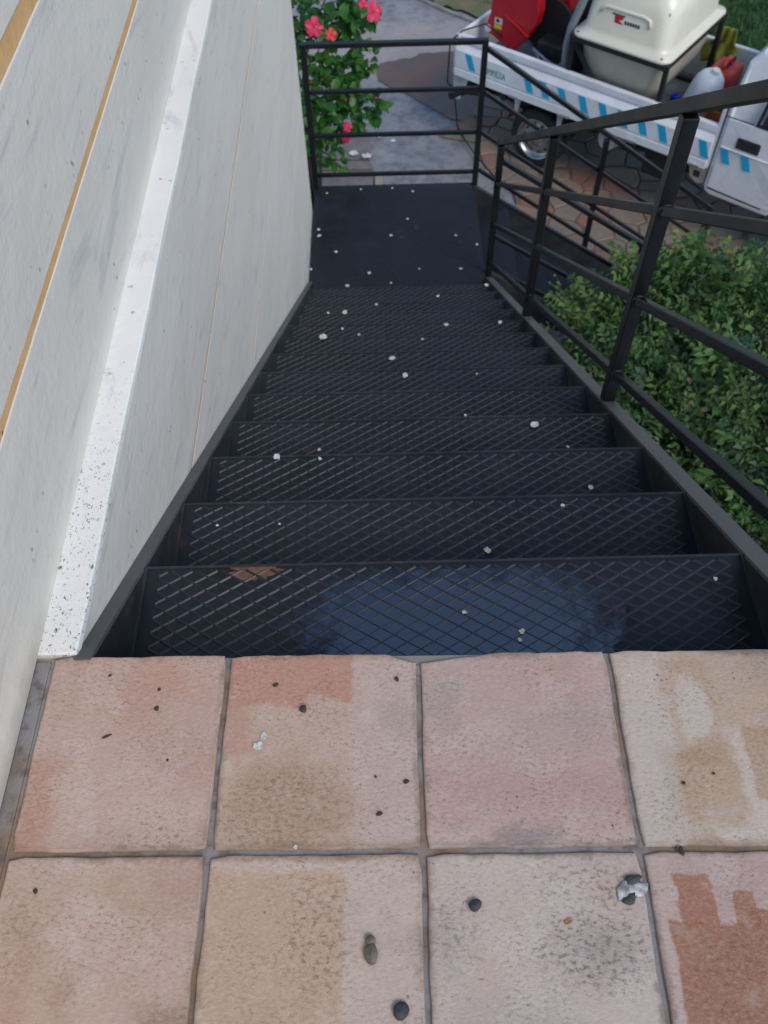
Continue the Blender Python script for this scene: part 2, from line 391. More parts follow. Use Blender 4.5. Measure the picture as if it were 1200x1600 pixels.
# lawn and dry verge beyond the truck
lawn = poly_sheet('lawn', [g2((640,-10)), g2((760,32)), (1.9, 10.55), (3.0, 9.6), (5.2, 8.0), (14, 4), (30, 30), (-6, 40), (-.9, 13.4)], GZ + .03, M['lawn'], .05, 8)
verge = poly_sheet('verge', [g2((625,-25)), g2((640,-8)), g2((700,15)), g2((765,40)), (1.95, 10.42), (2.1, 10.9), (1.45, 11.8), (.9, 12.6), (.2, 13)], GZ + .036, M['verge'], .05, 8, rs=2)
k_ = MB()
for i, (a, c) in enumerate([(g2((630,-15)), g2((700,17))), (g2((700,17)), g2((765,42)))]):
    k_.bar((a[0] - .03, a[1] - .03, GZ + .012), (c[0] - .03, c[1] - .03, GZ + .012), .05, .05)
o = k_.build('kerb', M['concrete'], bevel=.008); tag(o, kind='structure')
# wet mud on the drive beside the truck
tag(poly_sheet('mud_patch', [g2(p) for p in ((588,106),(600,98),(640,92),(655,86),(690,82),(740,80),(790,110),(770,190),(750,208),(728,192),(700,186),(672,168),(640,150),(612,138),(590,125))], GZ + .012, M['mud'], .02, 5, rs=3))

# grass on the lawn (nobody could count it)
gm = MB(); rnd = random.Random(5)
for i in range(26000):
    x = rnd.uniform(.6, 6.5); y = rnd.uniform(9, 14.5)
    if y < 11.6 - (x - .9) * .95 or y < 8.2: continue
    if x < 2.2 and y < 13 - x and rnd.random() < .8: continue
    h = rnd.uniform(.04, .1); a = rnd.uniform(0, 6.28); wd = rnd.uniform(.006, .012); dx, dy = math.cos(a) * wd, math.sin(a) * wd; lx, ly = rnd.gauss(0, .03), rnd.gauss(0, .03)
    gm.add([(x-dx, y-dy, GZ+.03), (x+dx, y+dy, GZ+.03), (x+lx, y+ly, GZ+.03+h)], [(0,1,2)])
tag(gm.build('grass', M['grass']), 'short green grass of the lawn beyond the truck', 'grass', kind='stuff')

# crazy paving (stones one by one) where the truck stands
def clip(poly, a, n):        # keep side where (p-a).n <= 0
    out = []
    for i in range(len(poly)):
        p, q_ = poly[i], poly[(i + 1) % len(poly)]
        dp = (p[0]-a[0])*n[0] + (p[1]-a[1])*n[1]; dq = (q_[0]-a[0])*n[0] + (q_[1]-a[1])*n[1]
        if dp <= 0: out.append(p)
        if (dp < 0 < dq) or (dq < 0 < dp):
            t_ = dp / (dp - dq); out.append((p[0] + (q_[0]-p[0])*t_, p[1] + (q_[1]-p[1])*t_))
    return out
pav = [g2(p) for p in ((735,195),(760,245),(790,285),(810,325))] + [(1.05, 6.35), (2.4, 5.75), (2.7, 4.9), (4.6, 4.4), (5.2, 6.6), (3.2, 8.6), (2.0, 9.8), (1.3, 9.4), (.95, 8.9)]
bed = poly_sheet('paving', pav, GZ + .025, M['joint_sand'], .03, 5, rs=4)
cx_ = sum(p[0] for p in pav) / len(pav); cy_ = sum(p[1] for p in pav) / len(pav)
def inside(pt, poly):
    c = False; j = len(poly) - 1
    for i in range(len(poly)):
        if (poly[i][1] > pt[1]) != (poly[j][1] > pt[1]) and pt[0] < (poly[j][0]-poly[i][0])*(pt[1]-poly[i][1])/(poly[j][1]-poly[i][1]) + poly[i][0]: c = not c
        j = i
    return c
rnd = random.Random(11); seeds = []
gx = .8
while gx < 5.3:
    gy = 4.3
    while gy < 10:
        seeds.append((gx + rnd.uniform(-.11, .11), gy + rnd.uniform(-.09, .09))); gy += .23
    gx += .29
for s_ in seeds:
    if not inside(s_, pav): continue
    poly = [(s_[0]-.4, s_[1]-.4), (s_[0]+.4, s_[1]-.4), (s_[0]+.4, s_[1]+.4), (s_[0]-.4, s_[1]+.4)]
    for t_ in seeds:
        d = (t_[0]-s_[0], t_[1]-s_[1]); L = math.hypot(*d)
        if L < 1e-6 or L > .8: continue
        n_ = (d[0]/L, d[1]/L); mid = (s_[0] + d[0]/2 - n_[0]*.009, s_[1] + d[1]/2 - n_[1]*.009)
        poly = clip(poly, mid, n_)
        if len(poly) < 3: break
    if len(poly) < 3: continue
    zt = GZ + .034 + rnd.uniform(-.006, .006)
    c0 = (sum(p[0] for p in poly)/len(poly), sum(p[1] for p in poly)/len(poly)); tx, ty = rnd.gauss(0, .015), rnd.gauss(0, .015)
    n = len(poly); vs = []
    for (f_, z_) in ((1, GZ + .012), (1, zt - .007), (.93, zt)):
        for p in poly: vs.append((c0[0] + (p[0]-c0[0])*f_, c0[1] + (p[1]-c0[1])*f_, z_ + (tx*(p[0]-c0[0]) + ty*(p[1]-c0[1]) if z_ > GZ + .02 else 0)))
    fs = [(i, (i+1) % n, n + (i+1) % n, n + i) for i in range(n)] + [(n+i, n+(i+1) % n, 2*n+(i+1) % n, 2*n+i) for i in range(n)] + [tuple(range(2*n, 3*n))]
    MB().add(vs, fs).build('stone', rnd.choices([M['stone_red'], M['stone_tan'], M['stone_grey']], (3, 3, 4))[0], bed)

# slabs edging the flower bed past the landing
slab_spec = [((470,205),(579,207),(579,252),(470,254),'slab'), ((470,257),(579,256),(584,268),(470,270),'slab'), ((470,273),(583,272),(583,296),(470,298),'slab'), ((586,272),(598,272),(598,296),(586,296),'slab_tan')]
for a, b_, c_, d_, mm in slab_spec:
    P = [gnd(p) for p in (d_, c_, b_, a)]
    for p in P: p.z = GZ + .002
    o = MB().prism(P, (0, 0, .035)).build('paving_slab', M[mm], bevel=.006); tag(o, kind='structure')

# garden bank between the two flights
bk = MB(); nx, ny = 22, 22
rnd = random.Random(3)
def bank_z(x, y):
    t_ = max(0, min(1, (4.62 - y) / 1.6)); t_ = t_ * t_ * (3 - 2 * t_)
    e = max(0, min(1, (4.3 - x) / .8))
    return GZ + .004 + t_ * 1.0 * e
for j in range(ny + 1):
    for i in range(nx + 1):
        x = .72 + i / nx * 3.7; y = -.6 + j / ny * 5.25
        bk.v.append((x, y, bank_z(x, y) + (rnd.uniform(-.03, .03) if bank_z(x, y) > GZ + .05 else 0)))
for j in range(ny):
    for i in range(nx): a = j*(nx+1)+i; bk.f.append((a, a+1, a+nx+2, a+nx+1))
tag(bk.build('garden_bank', M['soil'], smooth=True), kind='structure')

# ================================================================== TILED TERRACE
floor = MB().box(-.605, 1.26, -1.2, Y0 - .02, -.24, -.0055).build('terrace_floor', M['grout']); tag(floor, kind='structure')
o = MB().box(-.605, 1.26, Y0 - .02, Y0 - .0015, -.26, -.0075).build('slab_edge', M['concrete'], floor)
tspec = {
 (0,0): ((.58,.40,.335), (.62,.475,.41), [('b',10,1190,95,1330,(.52,.29,.22),.6,.02,.05), ('b',230,1030,355,1085,(.60,.36,.29),.5,.02,.04), ('s',70,1045,120,1150,(.22,.15,.11),.5,.03,.05), ('b',220,1240,330,1325,(.66,.56,.48),.5,.03,.04), ('e',60,1300,300,1345,(.33,.25,.18),.35,.03,.03)]),
 (1,0): ((.60,.475,.385), (.63,.51,.43), [('b',345,1022,548,1100,(.56,.285,.215),.8,.007,.06), ('b',340,1090,400,1180,(.55,.32,.25),.6,.012,.05), ('b',546,1030,660,1330,(.62,.52,.47),.75,.004,.012), ('e',330,1190,545,1340,(.42,.27,.16),.55,.03,.05), ('s',330,1200,540,1340,(.20,.12,.07),.5,.03,.06), ('e',590,1090,660,1150,(.38,.32,.32),.35,.02,.03), ('b',320,1316,660,1332,(.30,.19,.12),.5,.01,.02)]),
 (2,0): ((.59,.45,.41), (.60,.48,.44), [('e',660,1050,720,1130,(.40,.35,.345),.5,.02,.04), ('e',850,1090,960,1150,(.45,.38,.37),.4,.03,.05), ('b',670,1200,990,1300,(.56,.36,.325),.6,.03,.08), ('e',790,1285,870,1330,(.25,.22,.24),.6,.015,.05), ('b',665,1316,1000,1330,(.28,.24,.24),.6,.008,.02), ('b',840,1025,950,1090,(.62,.42,.36),.4,.02,.05)]),
 (3,0): ((.68,.59,.49), (.72,.65,.57), [('b',1085,1010,1210,1150,(.56,.41,.27),.6,.03,.09), ('b',1055,1030,1100,1190,(.56,.44,.31),.6,.008,.03), ('e',1072,1050,1096,1175,(.74,.70,.64),.75,.008,.03), ('b',1056,1170,1086,1325,(.50,.34,.18),.6,.009,.03), ('b',1112,1150,1142,1290,(.50,.34,.19),.6,.009,.03), ('b',1040,1172,1125,1200,(.52,.37,.23),.5,.01,.03), ('b',1186,1130,1215,1250,(.48,.31,.18),.6,.004,.02), ('b',985,1100,1040,1330,(.66,.62,.58),.6,.015,.04), ('b',1070,1316,1215,1330,(.26,.15,.09),.7,.008,.02)]),
 (4,0): ((.62,.50,.42), (.58,.44,.38), []),
 (0,1): ((.58,.44,.36), (.63,.50,.42), [('e',-10,1500,60,1620,(.52,.30,.23),.6,.03,.06), ('e',70,1510,130,1600,(.48,.30,.22),.6,.015,.04), ('e',220,1335,330,1420,(.54,.35,.29),.6,.03,.05), ('e',220,1570,310,1620,(.30,.20,.13),.7,.02,.03), ('b',285,1480,325,1600,(.46,.35,.24),.6,.012,.02), ('s',-20,1400,60,1500,(.20,.14,.10),.5,.03,.05)]),
 (1,1): ((.61,.49,.40), (.64,.53,.45), [('b',300,1360,538,1640,(.58,.42,.28),.62,.004,.022), ('b',538,1340,665,1640,(.66,.58,.52),.6,.003,.01), ('s',440,1370,545,1560,(.28,.16,.08),.7,.02,.04), ('b',320,1334,660,1346,(.34,.23,.14),.6,.006,.015), ('e',640,1450,670,1520,(.40,.34,.32),.4,.01,.02)]),
 (2,1): ((.64,.55,.50), (.68,.60,.54), [('s',860,1420,1010,1540,(.10,.095,.10),.95,.03,.06), ('e',880,1440,985,1530,(.36,.33,.33),.5,.03,.05), ('s',665,1400,740,1520,(.18,.16,.17),.7,.03,.05), ('e',670,1420,720,1520,(.42,.36,.36),.5,.02,.03), ('s',840,1345,1000,1420,(.16,.13,.12),.6,.03,.05), ('e',670,1560,860,1640,(.50,.45,.43),.5,.03,.05)]),
 (3,1): ((.56,.42,.385), (.58,.44,.41), [('b',1083,1440,1220,1640,(.40,.19,.105),.9,.0025,.012), ('b',1066,1366,1108,1450,(.42,.19,.105),.88,.0025,.012), ('b',1154,1392,1176,1450,(.42,.20,.11),.88,.002,.008), ('b',1172,1418,1220,1450,(.40,.19,.105),.88,.002,.008), ('s',1090,1460,1220,1620,(.20,.12,.06),.6,.02,.05)]),
 (4,1): ((.60,.45,.38), (.56,.40,.33), []),
}
T = .31; JW = .0038
def tile_outline(x0, x1, y0, y1, rnd, chip):
    P = []
    def edge(a, b_, nrm):
        n = 14
        for i in range(n):
            t_ = i / n; wob = (rnd.gauss(0, .0005) if 0 < i else 0) + .0006 * math.sin(t_ * 9 + a[0] * 40)
            P.append((a[0] + (b_[0]-a[0])*t_ + nrm[0]*wob, a[1] + (b_[1]-a[1])*t_ + nrm[1]*wob))
    r = .004
    edge((x0 + r, y0), (x1 - r, y0), (0, 1)); edge((x1, y0 + r), (x1, y1 - r), (1, 0))
    if chip == 'R':
        P.extend([(x1, y1 - .016), (x1 - .011, y1 - .0135), (x1 - .028, y1 - .0085), (x1 - .042, y1 - .002)]); edge((x1 - .05, y1), (x0 + r, y1), (0, 1)); edge((x0, y1 - r), (x0, y0 + r), (1, 0))
    elif chip == 'L':
        edge((x1 - r, y1), (x0 + .13, y1), (0, 1)); P.extend([(x0 + .115, y1 - .001), (x0 + .09, y1 - .006), (x0 + .06, y1 - .0085), (x0 + .03, y1 - .0135), (x0, y1 - .0175)]); edge((x0, y1 - .02), (x0, y0 + r), (1, 0))
    else:
        edge((x1 - r, y1), (x0 + r, y1), (0, 1)); edge((x0, y1 - r), (x0, y0 + r), (1, 0))
    return P
rnd = random.Random(21)
for (i, j), (c1, c2, mk) in list(tspec.items()) + [((i, 2), ((.60,.46,.38), (.63,.50,.43), [])) for i in range(5)] + [((5, j), ((.60,.46,.38), (.63,.50,.43), [])) for j in range(3)]:
    x0 = -T + (i - 1) * T + JW; x1 = -T + i * T - JW
    if i == 0: x0 = -.598
    y1 = Y0 - j * T - (JW if j else 0); y0 = Y0 - (j + 1) * T + JW
    P = tile_outline(x0, x1, y0, y1, rnd, 'R' if (i, j) == (1, 0) else ('L' if (i, j) == (2, 0) else None))
    n = len(P); c0 = ((x0 + x1) / 2, (y0 + y1) / 2); vs = []; dz = rnd.uniform(-.0006, .0006)
    for (ins, z_) in ((0, -.0056), (0, -.0032), (.0012, -.0008), (.0035, 0.)):
        for p in P:
            fx = 1 - ins / (abs(x1 - x0) / 2); fy = 1 - ins / (abs(y1 - y0) / 2)
            vs.append((c0[0] + (p[0]-c0[0])*fx, c0[1] + (p[1]-c0[1])*fy, z_ + dz))
    fs = []
    for r_ in range(3): fs += [(r_*n+q, r_*n+(q+1) % n, (r_+1)*n+(q+1) % n, (r_+1)*n+q) for q in range(n)]
    fs += [tuple(range(3*n, 4*n)), tuple(range(n))[::-1]]
    me = MB().add(vs, fs).mesh('tile')
    link('tile', me, tile_mat('tile_clay_%d_%d' % (i, j), c1, c2, mk, seed=i + 5 * j), floor)
# mortar strip between the first tiles and the wall
o = MB().box(-.632, -.606, -1.2, Y0 - .004, -.2, -.006).build('mortar_strip', M['grout'], floor, bevel=.003)

# ================================================================== HOUSE WALL
wall = thing('house_wall', (-.62, 2.2, GZ), 'cream rendered house wall with ochre grooves and a white ledge beside the stairs', 'wall')
def wpart(name, mb, mat, bevel=0):
    for i, v in enumerate(mb.v): mb.v[i] = (v[0] + .62, v[1] - 2.2, v[2] - GZ)
    return mb.build(name, mat, wall, bevel=bevel)
def drift(y): return 0.0 if y < .6 else -.0115 * (y - .6)
XU = -.626; YE = 5.524
def wband(name, xo, z0, z1, y0, y1, mat, thick=.3, bevel=.004, ny=14, wob=.0):
    """horizontal course of render, front face following the wall's line"""
    b_ = MB(); n = ny if name == 'groove' else 70; rj = random.Random(int(z0 * 1000)); zj = 0 if name in ('groove', 'ledge') else .0011
    for i in range(n + 1):
        y = y0 + (y1 - y0) * i / n; x = xo + drift(y) + wob * math.sin(i * .7) * (.5 + rj.random())
        za = z0 - (rj.random() * zj if z0 > -3 else 0) + zj * .5 + zj * math.sin(i * .31 + z0 * 9); zb = z1 + zj * rj.uniform(-.6, .5) + zj * math.sin(i * .23 + z1 * 7)
        b_.v += [(x, y, za), (x, y, zb), (xo - thick, y, z1), (xo - thick, y, z0)]
    for i in range(n):
        a = i * 4
        b_.f += [(a, a+4, a+5, a+1), (a+1, a+5, a+6, a+2), (a+2, a+6, a+7, a+3), (a+3, a+7, a+4, a)]
    b_.f += [(0, 1, 2, 3), (n*4+3, n*4+2, n*4+1, n*4)]
    return wpart(name, b_, mat, bevel)
YB = -1.2
for z0, z1 in ((.002, .2905), (.3105, .585), (.620, .92), (.936, 1.5)): wband('upper_course', XU, z0, z1, YB, YE, M['wall'], .36, .0025, wob=.0)
for z0, z1 in ((.2905, .3105), (.585, .620), (.92, .936)): wband('groove', XU - .0022, z0 - .001, z1 + .001, YB, YE, M['groove'], .34, 0)
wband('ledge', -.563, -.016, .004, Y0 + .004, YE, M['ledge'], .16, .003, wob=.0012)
for z0, z1 in ((-.505, -.018), (-1.135, -.519), (-1.765, -1.149), (-2.40, -1.779), (-3.96, -2.412)): wband('lower_course', -.566, z0, z1, Y0 - .6 if z0 > -.3 else Y0 - .6, YE, M['wall'], .45, .0015)
for z0, z1 in ((-.519, -.505), (-1.149, -1.135), (-1.779, -1.765), (-2.412, -2.40)): wband('groove', -.5672, z0 - .001, z1 + .001, Y0 - .6, YE - .002, M['groove_pale'], .42, 0)

# ================================================================== STEEL STAIRCASE
ST_RZ = .0108
stair = thing('steel_staircase', (0, Y0, -.02), 'black chequer-plate steel staircase with landing and tube railings turning right', 'staircase', ST_RZ)
SO = Vector((0, Y0, -.02))
def sp(name, mb, mat, parent=None, bevel=0, smooth=False):
    for i, v in enumerate(mb.v): mb.v[i] = (v[0], v[1] - SO.y, v[2] - SO.z)
    return mb.build(name, mat, parent or stair, bevel=bevel, smooth=smooth)
XL, XR = -.537, .668
def ribs(mb, x0, x1, y0, y1, z, cw=.050, cd=.031, w_=.0070, h1=.0024):
    """two families of raised diagonal ridges"""
    sl_ = cd / cw
    for fam, s_ in enumerate((1, -1)):
        h = h1 + fam * .0003; span = (y1 - y0) / sl_
        k0 = int(math.floor((x0 - span) / cw)) - 1; k1 = int((x1 + span) / cw) + 1
        for kk in range(k0, k1 + 1):
            xa = kk * cw + .013     # where the ridge crosses y0 (going +s)
            pts = []
            # param t = y-y0
            ta, tb = 0, y1 - y0
            for (xb, side) in ((x0, 0), (x1, 1)):
                tt = (xb - xa) * sl_ * s_
                if (s_ == 1) == (side == 0): ta = max(ta, tt)
                else: tb = min(tb, tt)
            if tb - ta < .006: continue
            a = Vector((xa + s_ * ta / sl_, y0 + ta, z)); c = Vector((xa + s_ * tb / sl_, y0 + tb, z))
            d = (c - a).normalized(); sd = Vector((-d.y, d.x, 0)) * w_ / 2; tp = sd * .15; up = Vector((0, 0, h))
            mb.add([a - sd, a + sd, a + tp + up, a - tp + up, c - sd, c + sd, c + tp + up, c - tp + up], [(0, 4, 7, 3), (3, 7, 6, 2), (2, 6, 5, 1), (0, 3, 2, 1), (4, 5, 6, 7)])
PT = .005
# treads: folded plate (top, nosing lip, rear upstand) plus raised lattice
tr = MB(); tr.box(XL, XR, -RU - .02, 0, -PT, 0); tr.box(XL, XR, -PT, 0, -.045, -PT - .0002)
tread_me = tr.mesh('tread')
rb = MB(); ribs(rb, XL + .03, XR - .03, -RU + .004, -.012, 0); rib_me = rb.mesh('lattice')
wl = MB()
for x in (XL, XR):    # weld line / angle at the tread's end
    s_ = 1 if x < 0 else -1
    wl.box(min(x, x + s_*.006), max(x, x + s_*.006), -RU, -.004, .0005, .006)
nz = MB(); nz.box(XL + .002, XR - .002, -.0055, .0007, -.012, .0012); nose_me = nz.mesh('nosing')
M['nosing'] = steel_mat('worn_nosing_steel', (.020, .021, .024), (.35, .6), .7, .3)
weld_me = []
for i in range(2):
    q = MB(); q.v = wl.v[i*8:i*8+8]; q.f = wl.f[:6]; weld_me.append(q.mesh('end_angle'))
for k_i in range(1, 14):
    o = link('tread', tread_me, M['tread'], stair); o.location = (0, k_i * RU, -k_i * RI - SO.z)
    l = link('lattice', rib_me, M['rib'], o); tag(l, kind='stuff')
    for q in weld_me: link('end_angle', q, M['stringer'], o)
    link('nosing', nose_me, M['nosing'], o)
    if k_i == 1: tread1 = o
# water lying on the first tread and the bare brown patch
cw_ = MB(); rnd = random.Random(2); ring = []
Pc = gnd((700, 975), -RI + .0015)
for i in range(140):
    a = 2 * math.pi * i / 140; r = 1 + .10 * math.sin(3 * a + 1) + .07 * math.sin(7 * a) + .03 * math.sin(12 * a + 2) + .015 * math.sin(23 * a)
    x = Pc.x + .36 * r * math.cos(a); y = Pc.y + .19 * r * math.sin(a)
    y = max(Y0 - .012, min(Y0 + RU - .02, y)); tt = (y - Y0) / RU
    ring.append((x, y - Y0 - RU, min(.0026, .0030 - .0026 * tt)))
cw_.add(ring, [tuple(range(len(ring)))]); cw_.build('water_film', M['water'], tread1)
rs_ = MB(); ring = []
pc = gnd((398, 889), -RI); 
for i in range(30):
    a = 2 * math.pi * i / 30; r = 1 + rnd.gauss(0, .13)
    ring.append((pc.x + (.05 * r * math.cos(a)), min(pc.y + .024 * r * math.sin(a), Y0 + RU - .004) - Y0 - RU, .0006))
rs_.add(ring, [tuple(range(len(ring)))]); rs_.build('rust_patch', M['rust_stain'], tread1)

# stringers: sloping channels each side, top flange on the nosing line
SL = RI / RU
def slope_pt(x, y, off): return (x, y, -(y - Y0) * SL + off)
def stringer(x0, x1, mat, webx, name):
    ya, yb = Y0 - .0, Y0 + 14 * RU - .01
    b_ = MB().prism([(x0, ya, slope_pt(0, ya, .006)[2]), (x0, yb, slope_pt(0, yb, .006)[2]), (x0, yb, slope_pt(0, yb, -.004)[2]), (x0, ya, slope_pt(0, ya, -.004)[2])], (x1 - x0, 0, 0))
    o = sp(name, b_, mat)
    w0, w1 = webx
    b_ = MB().prism([(w0, ya + .001, slope_pt(0, ya, -.0045)[2]), (w0, yb, slope_pt(0, yb, -.0045)[2]), (w0, yb, slope_pt(0, yb, -.29)[2]), (w0, ya + .001, slope_pt(0, ya, -.29)[2])], (w1 - w0, 0, 0))
    sp('stringer_web', b_, M['stringer'], None)
    return o
stringer(-.5655, -.5385, M['stringer_dusty'], (-.5655, -.5372), 'stringer_flange')
stringer(.6695, .712, M['stringer_dusty'], (.6682, .676), 'stringer_flange')
# landing
LZ = -14 * RI; LY0 = Y0 + 13 * RU; LY1 = 5.80; LX0, LX1 = -.556, .668
ld = MB(); ld.box(LX0, LX1, LY0 - .0, LY1, LZ - PT, LZ); ld.box(LX0, LX1, LY1 - .006, LY1, LZ - .09, LZ - PT - .0002); ld.box(LX1 - .006, LX1, LY0, LY1 - .008, LZ - .09, LZ - PT - .0002)
lo = sp('landing_plate', ld, M['tread'])
lr = MB(); ribs(lr, LX0 + .04, LX1 - .03, LY0 + .01, LY1 - .05, LZ, w_=.007, h1=.0009); l = sp('lattice', lr, M['tread'], lo); tag(l, kind='stuff')
for x, y in ((LX0 + .05, LY1 - .06), (LX1 - .06, LY1 - .06), (LX0 + .05, LY0 + .3), (LX1 - .06, LY0 + .35)):
    sp('support_column', MB().box(x - .03, x + .03, y - .03, y + .03, GZ, LZ - PT - .001), M['rail'])
# second flight, down to the right
FX0, FRU, FRI = LX1, .2665, .1785; FY0, FY1 = 4.80, 5.74
f2 = MB(); f2.box(-FRU - .02, 0, FY0, FY1, -PT, 0); f2.box(-PT, 0, FY0, FY1, -.045, -PT - .0002)
for i, v in enumerate(f2.v): f2.v[i] = (v[0], v[1] - Y0, v[2])
f2me = f2.mesh('lower_tread')
f2r = MB(); ribs(f2r, -FRU + .004, -.012, FY0 + .03 - Y0, FY1 - .03 - Y0, 0, .031, .05, h1=.0009); f2rme = f2r.mesh('lattice')
for k_i in range(1, 7):
    o = link('tread', f2me, M['tread'], stair); o.location = (FX0 + k_i * FRU, 0, LZ - k_i * FRI - SO.z)
    l = link('lattice', f2rme, M['tread'], o); tag(l, kind='stuff')
FSL = FRI / FRU
def f2pt(x, y, off): return (x, y, LZ - (x - FX0) * FSL + off)
XE = FX0 + 6.75 * FRU
for y0, y1 in ((FY0 - .035, FY0 - .001), (FY1 + .001, FY1 + .035)):
    b_ = MB().prism([f2pt(FX0, y0, .006), f2pt(XE, y0, .006), (XE, y0, max(GZ, f2pt(XE, y0, -.25)[2])), f2pt(FX0, y0, -.25)], (0, y1 - y0, 0)); sp('stringer_web', b_, M['stringer'])
# ---- railings
def lump_(c, rad):
    b_ = MB(); n_ = 10; rw = random.Random(int(c[1] * 1e4 + c[2] * 1e3))
    for i, (dy, f_) in enumerate(((-.006, .9), (0, 1.12), (.006, .9))):
        for j in range(n_):
            a = 2 * math.pi * j / n_; q = rad * f_ * (1 + rw.uniform(-.1, .1)) * (1.12 if j % 2 else 1); b_.v.append((c[0] + q * math.cos(a), c[1] + dy, c[2] + q * math.sin(a)))
    for i in range(2):
        for j in range(n_): b_.f.append((i*n_+j, i*n_+(j+1) % n_, (i+1)*n_+(j+1) % n_, (i+1)*n_+j))
    b_.f += [tuple(range(n_))[::-1], tuple(range(2*n_, 3*n_))]; return b_
def railing(): 
    o = bpy.data.objects.new('railing', None); o.empty_display_size = .1; col.objects.link(o); o.parent = stair; return o
PW = .040; RW = .026; XRL = .690
def rail(par, a, b_, w_, h): return sp('rail', MB().bar(a, b_, w_, h), M['rail'], par, bevel=.003)
def post(par, x, y, z0, z1, w_=PW): return sp('post', MB().box(x - w_/2, x + w_/2, y - w_/2, y + w_/2, z0, z1), M['rail'], par, bevel=.003)
ra = railing()
def rotback(x, y):      # world -> stair-local (before SO offset)
    dx, dy = x, y - Y0; c, s = math.cos(ST_RZ), math.sin(ST_RZ); return (dx * c + dy * s, Y0 - dx * s + dy * c)
for y in (.50, 1.90, 3.325, 4.745):
    zb = slope_pt(0, y, 0)[2]
    zt = zb + 1.0
    post(ra, XRL, y, .0012 if y < .6 else ((zb + .003) if y < 4.5 else zb), zt)
OFF = (1.022, .735, .435, .132)
for i, of in enumerate(OFF):
    w_ = .046 if i == 0 else RW
    h_ = .034 if i == 0 else RW
    xo = XRL if i == 0 else XRL + .0
    a = slope_pt(xo, .42, of); c = slope_pt(xo, 4.765, of)
    rail(ra, a, c, w_, h_)
for y in (1.90, 3.325):
    for of in OFF[1:]:
        for sg in (-1, 1):
            c_ = slope_pt(XRL, y + sg * (PW / 2 + .002), of); sp('weld', lump_(c_, .0175), M['nosing'], ra, smooth=True)
rc = railing()
LFY = 5.775
xl_, xr_ = -.545, .672
post(rc, xl_, LFY, LZ + .001, LZ + 1.06); post(rc, xr_, LFY, LZ + .001, LZ + 1.06)
for i, h in enumerate((1.075, .755, .43, .11)): rail(rc, (xl_ - (.02 if i == 0 else -.021), LFY, LZ + h), (xr_ + (.02 if i == 0 else -.021), LFY, LZ + h), .04 if i == 0 else RW, .03 if i == 0 else RW)
post(rc, xl_, LY0 + .9, LZ + .001, LZ + 1.06) if False else None
rf = railing()
for x in (1.62, 2.56): 
    zb = f2pt(x, 0, 0)[2]; post(rf, x, LFY - .005, max(GZ + .002, zb + .007) if x < 2.4 else GZ + .002, zb + .985)
for i, of in enumerate((1.0, .70, .40, .10)):
    rail(rf, f2pt(xr_ + .022, LFY, of + .04), f2pt(2.575 if i == 0 else 2.54, LFY, of), .04 if i == 0 else RW, .03 if i == 0 else RW)
rn = railing(); NY = FY0 - .018
for x in (1.74, 2.60):
    zb = f2pt(x, 0, 0)[2]; post(rn, x, NY, max(GZ + .002, zb + .007) if x < 2.4 else GZ + .002, zb + .88)
for i, of in enumerate((.90, .62, .34, .08)):
    rail(rn, f2pt(XRL + .022, NY, of - .03), f2pt(2.62 if i == 0 else 2.58, NY, of), .04 if i == 0 else RW, .03 if i == 0 else RW)

# ================================================================== TRUCK
TA = R(-38); TD = Vector((math.cos(TA), math.sin(TA), 0)); TN = Vector((math.sin(TA), -math.cos(TA), 0)); S0 = -3.0; TC = -7.03
def tworld(s, inb, h): return TD * s + TN * (TC - inb) + Vector((0, 0, GZ + .03 + h))
T0 = tworld(S0, 0, 0)
def tside(px, inb=0.):
    d = ray(*px); t_ = (TC - inb - TN.dot(CAM)) / TN.dot(d); p = CAM + d * t_; return (TD.dot(p), inb, p.z - GZ - .03)
truck = thing('flatbed_truck', T0, 'small white dropside truck with blue stripes parked on the paving below the stairs', 'truck', TA)
def tp(name, mb, mat, parent=None, bevel=0, smooth=False, root=None):
    for i, v in enumerate(mb.v): mb.v[i] = (v[0] - S0, v[1], v[2])
    return mb.build(name, mat, parent or root or truck, bevel=bevel, smooth=smooth)
BW = 1.42; SR, SF = -4.70, -2.0
prof = [(0, .67), (0, .742), (.007, .748), (.007, .757), (0, .763), (0, .925), (.032, .975), (.045, .985), (.045, .992), (.028, .998), (.028, 1.055), (.036, 1.068), (.066, 1.068), (.074, 1.06), (.074, .70), (.04, .67)]
def dropside(flip):
    y = lambda u: u if not flip else BW - u
    pts = [(SR, y(u), h) for u, h in prof]
    if flip: pts = pts[::-1]
    return tp('dropside_panel', MB().prism(pts, (SF - SR, 0, 0)), M['paint'], bevel=.004)
near_side = dropside(False); dropside(True)
tg = MB().prism([(SR - .03 + u * .8, .02, h) for u, h in prof], (0, BW - .04, 0)); tp('tailgate', tg, M['paint'], bevel=.004)
tp('headboard', MB().box(SF - .01, SF + .02, .03, BW - .03, .67, 1.30), M['paint'], bevel=.004)
tp('bed_floor', MB().box(SR + .03, SF - .012, .075, BW - .075, .66, .70), M['bedgrey'])
for y in (.36, BW - .36): tp('chassis_rail', MB().box(SR + .05, -.5, y - .04, y + .04, .42, .57), M['dark_metal'])
for s_ in (-4.55, -4.15, -3.2, -2.7, -2.2): tp('cross_member', MB().box(s_ - .03, s_ + .03, .06, BW - .06, .57, .659), M['dark_metal'])
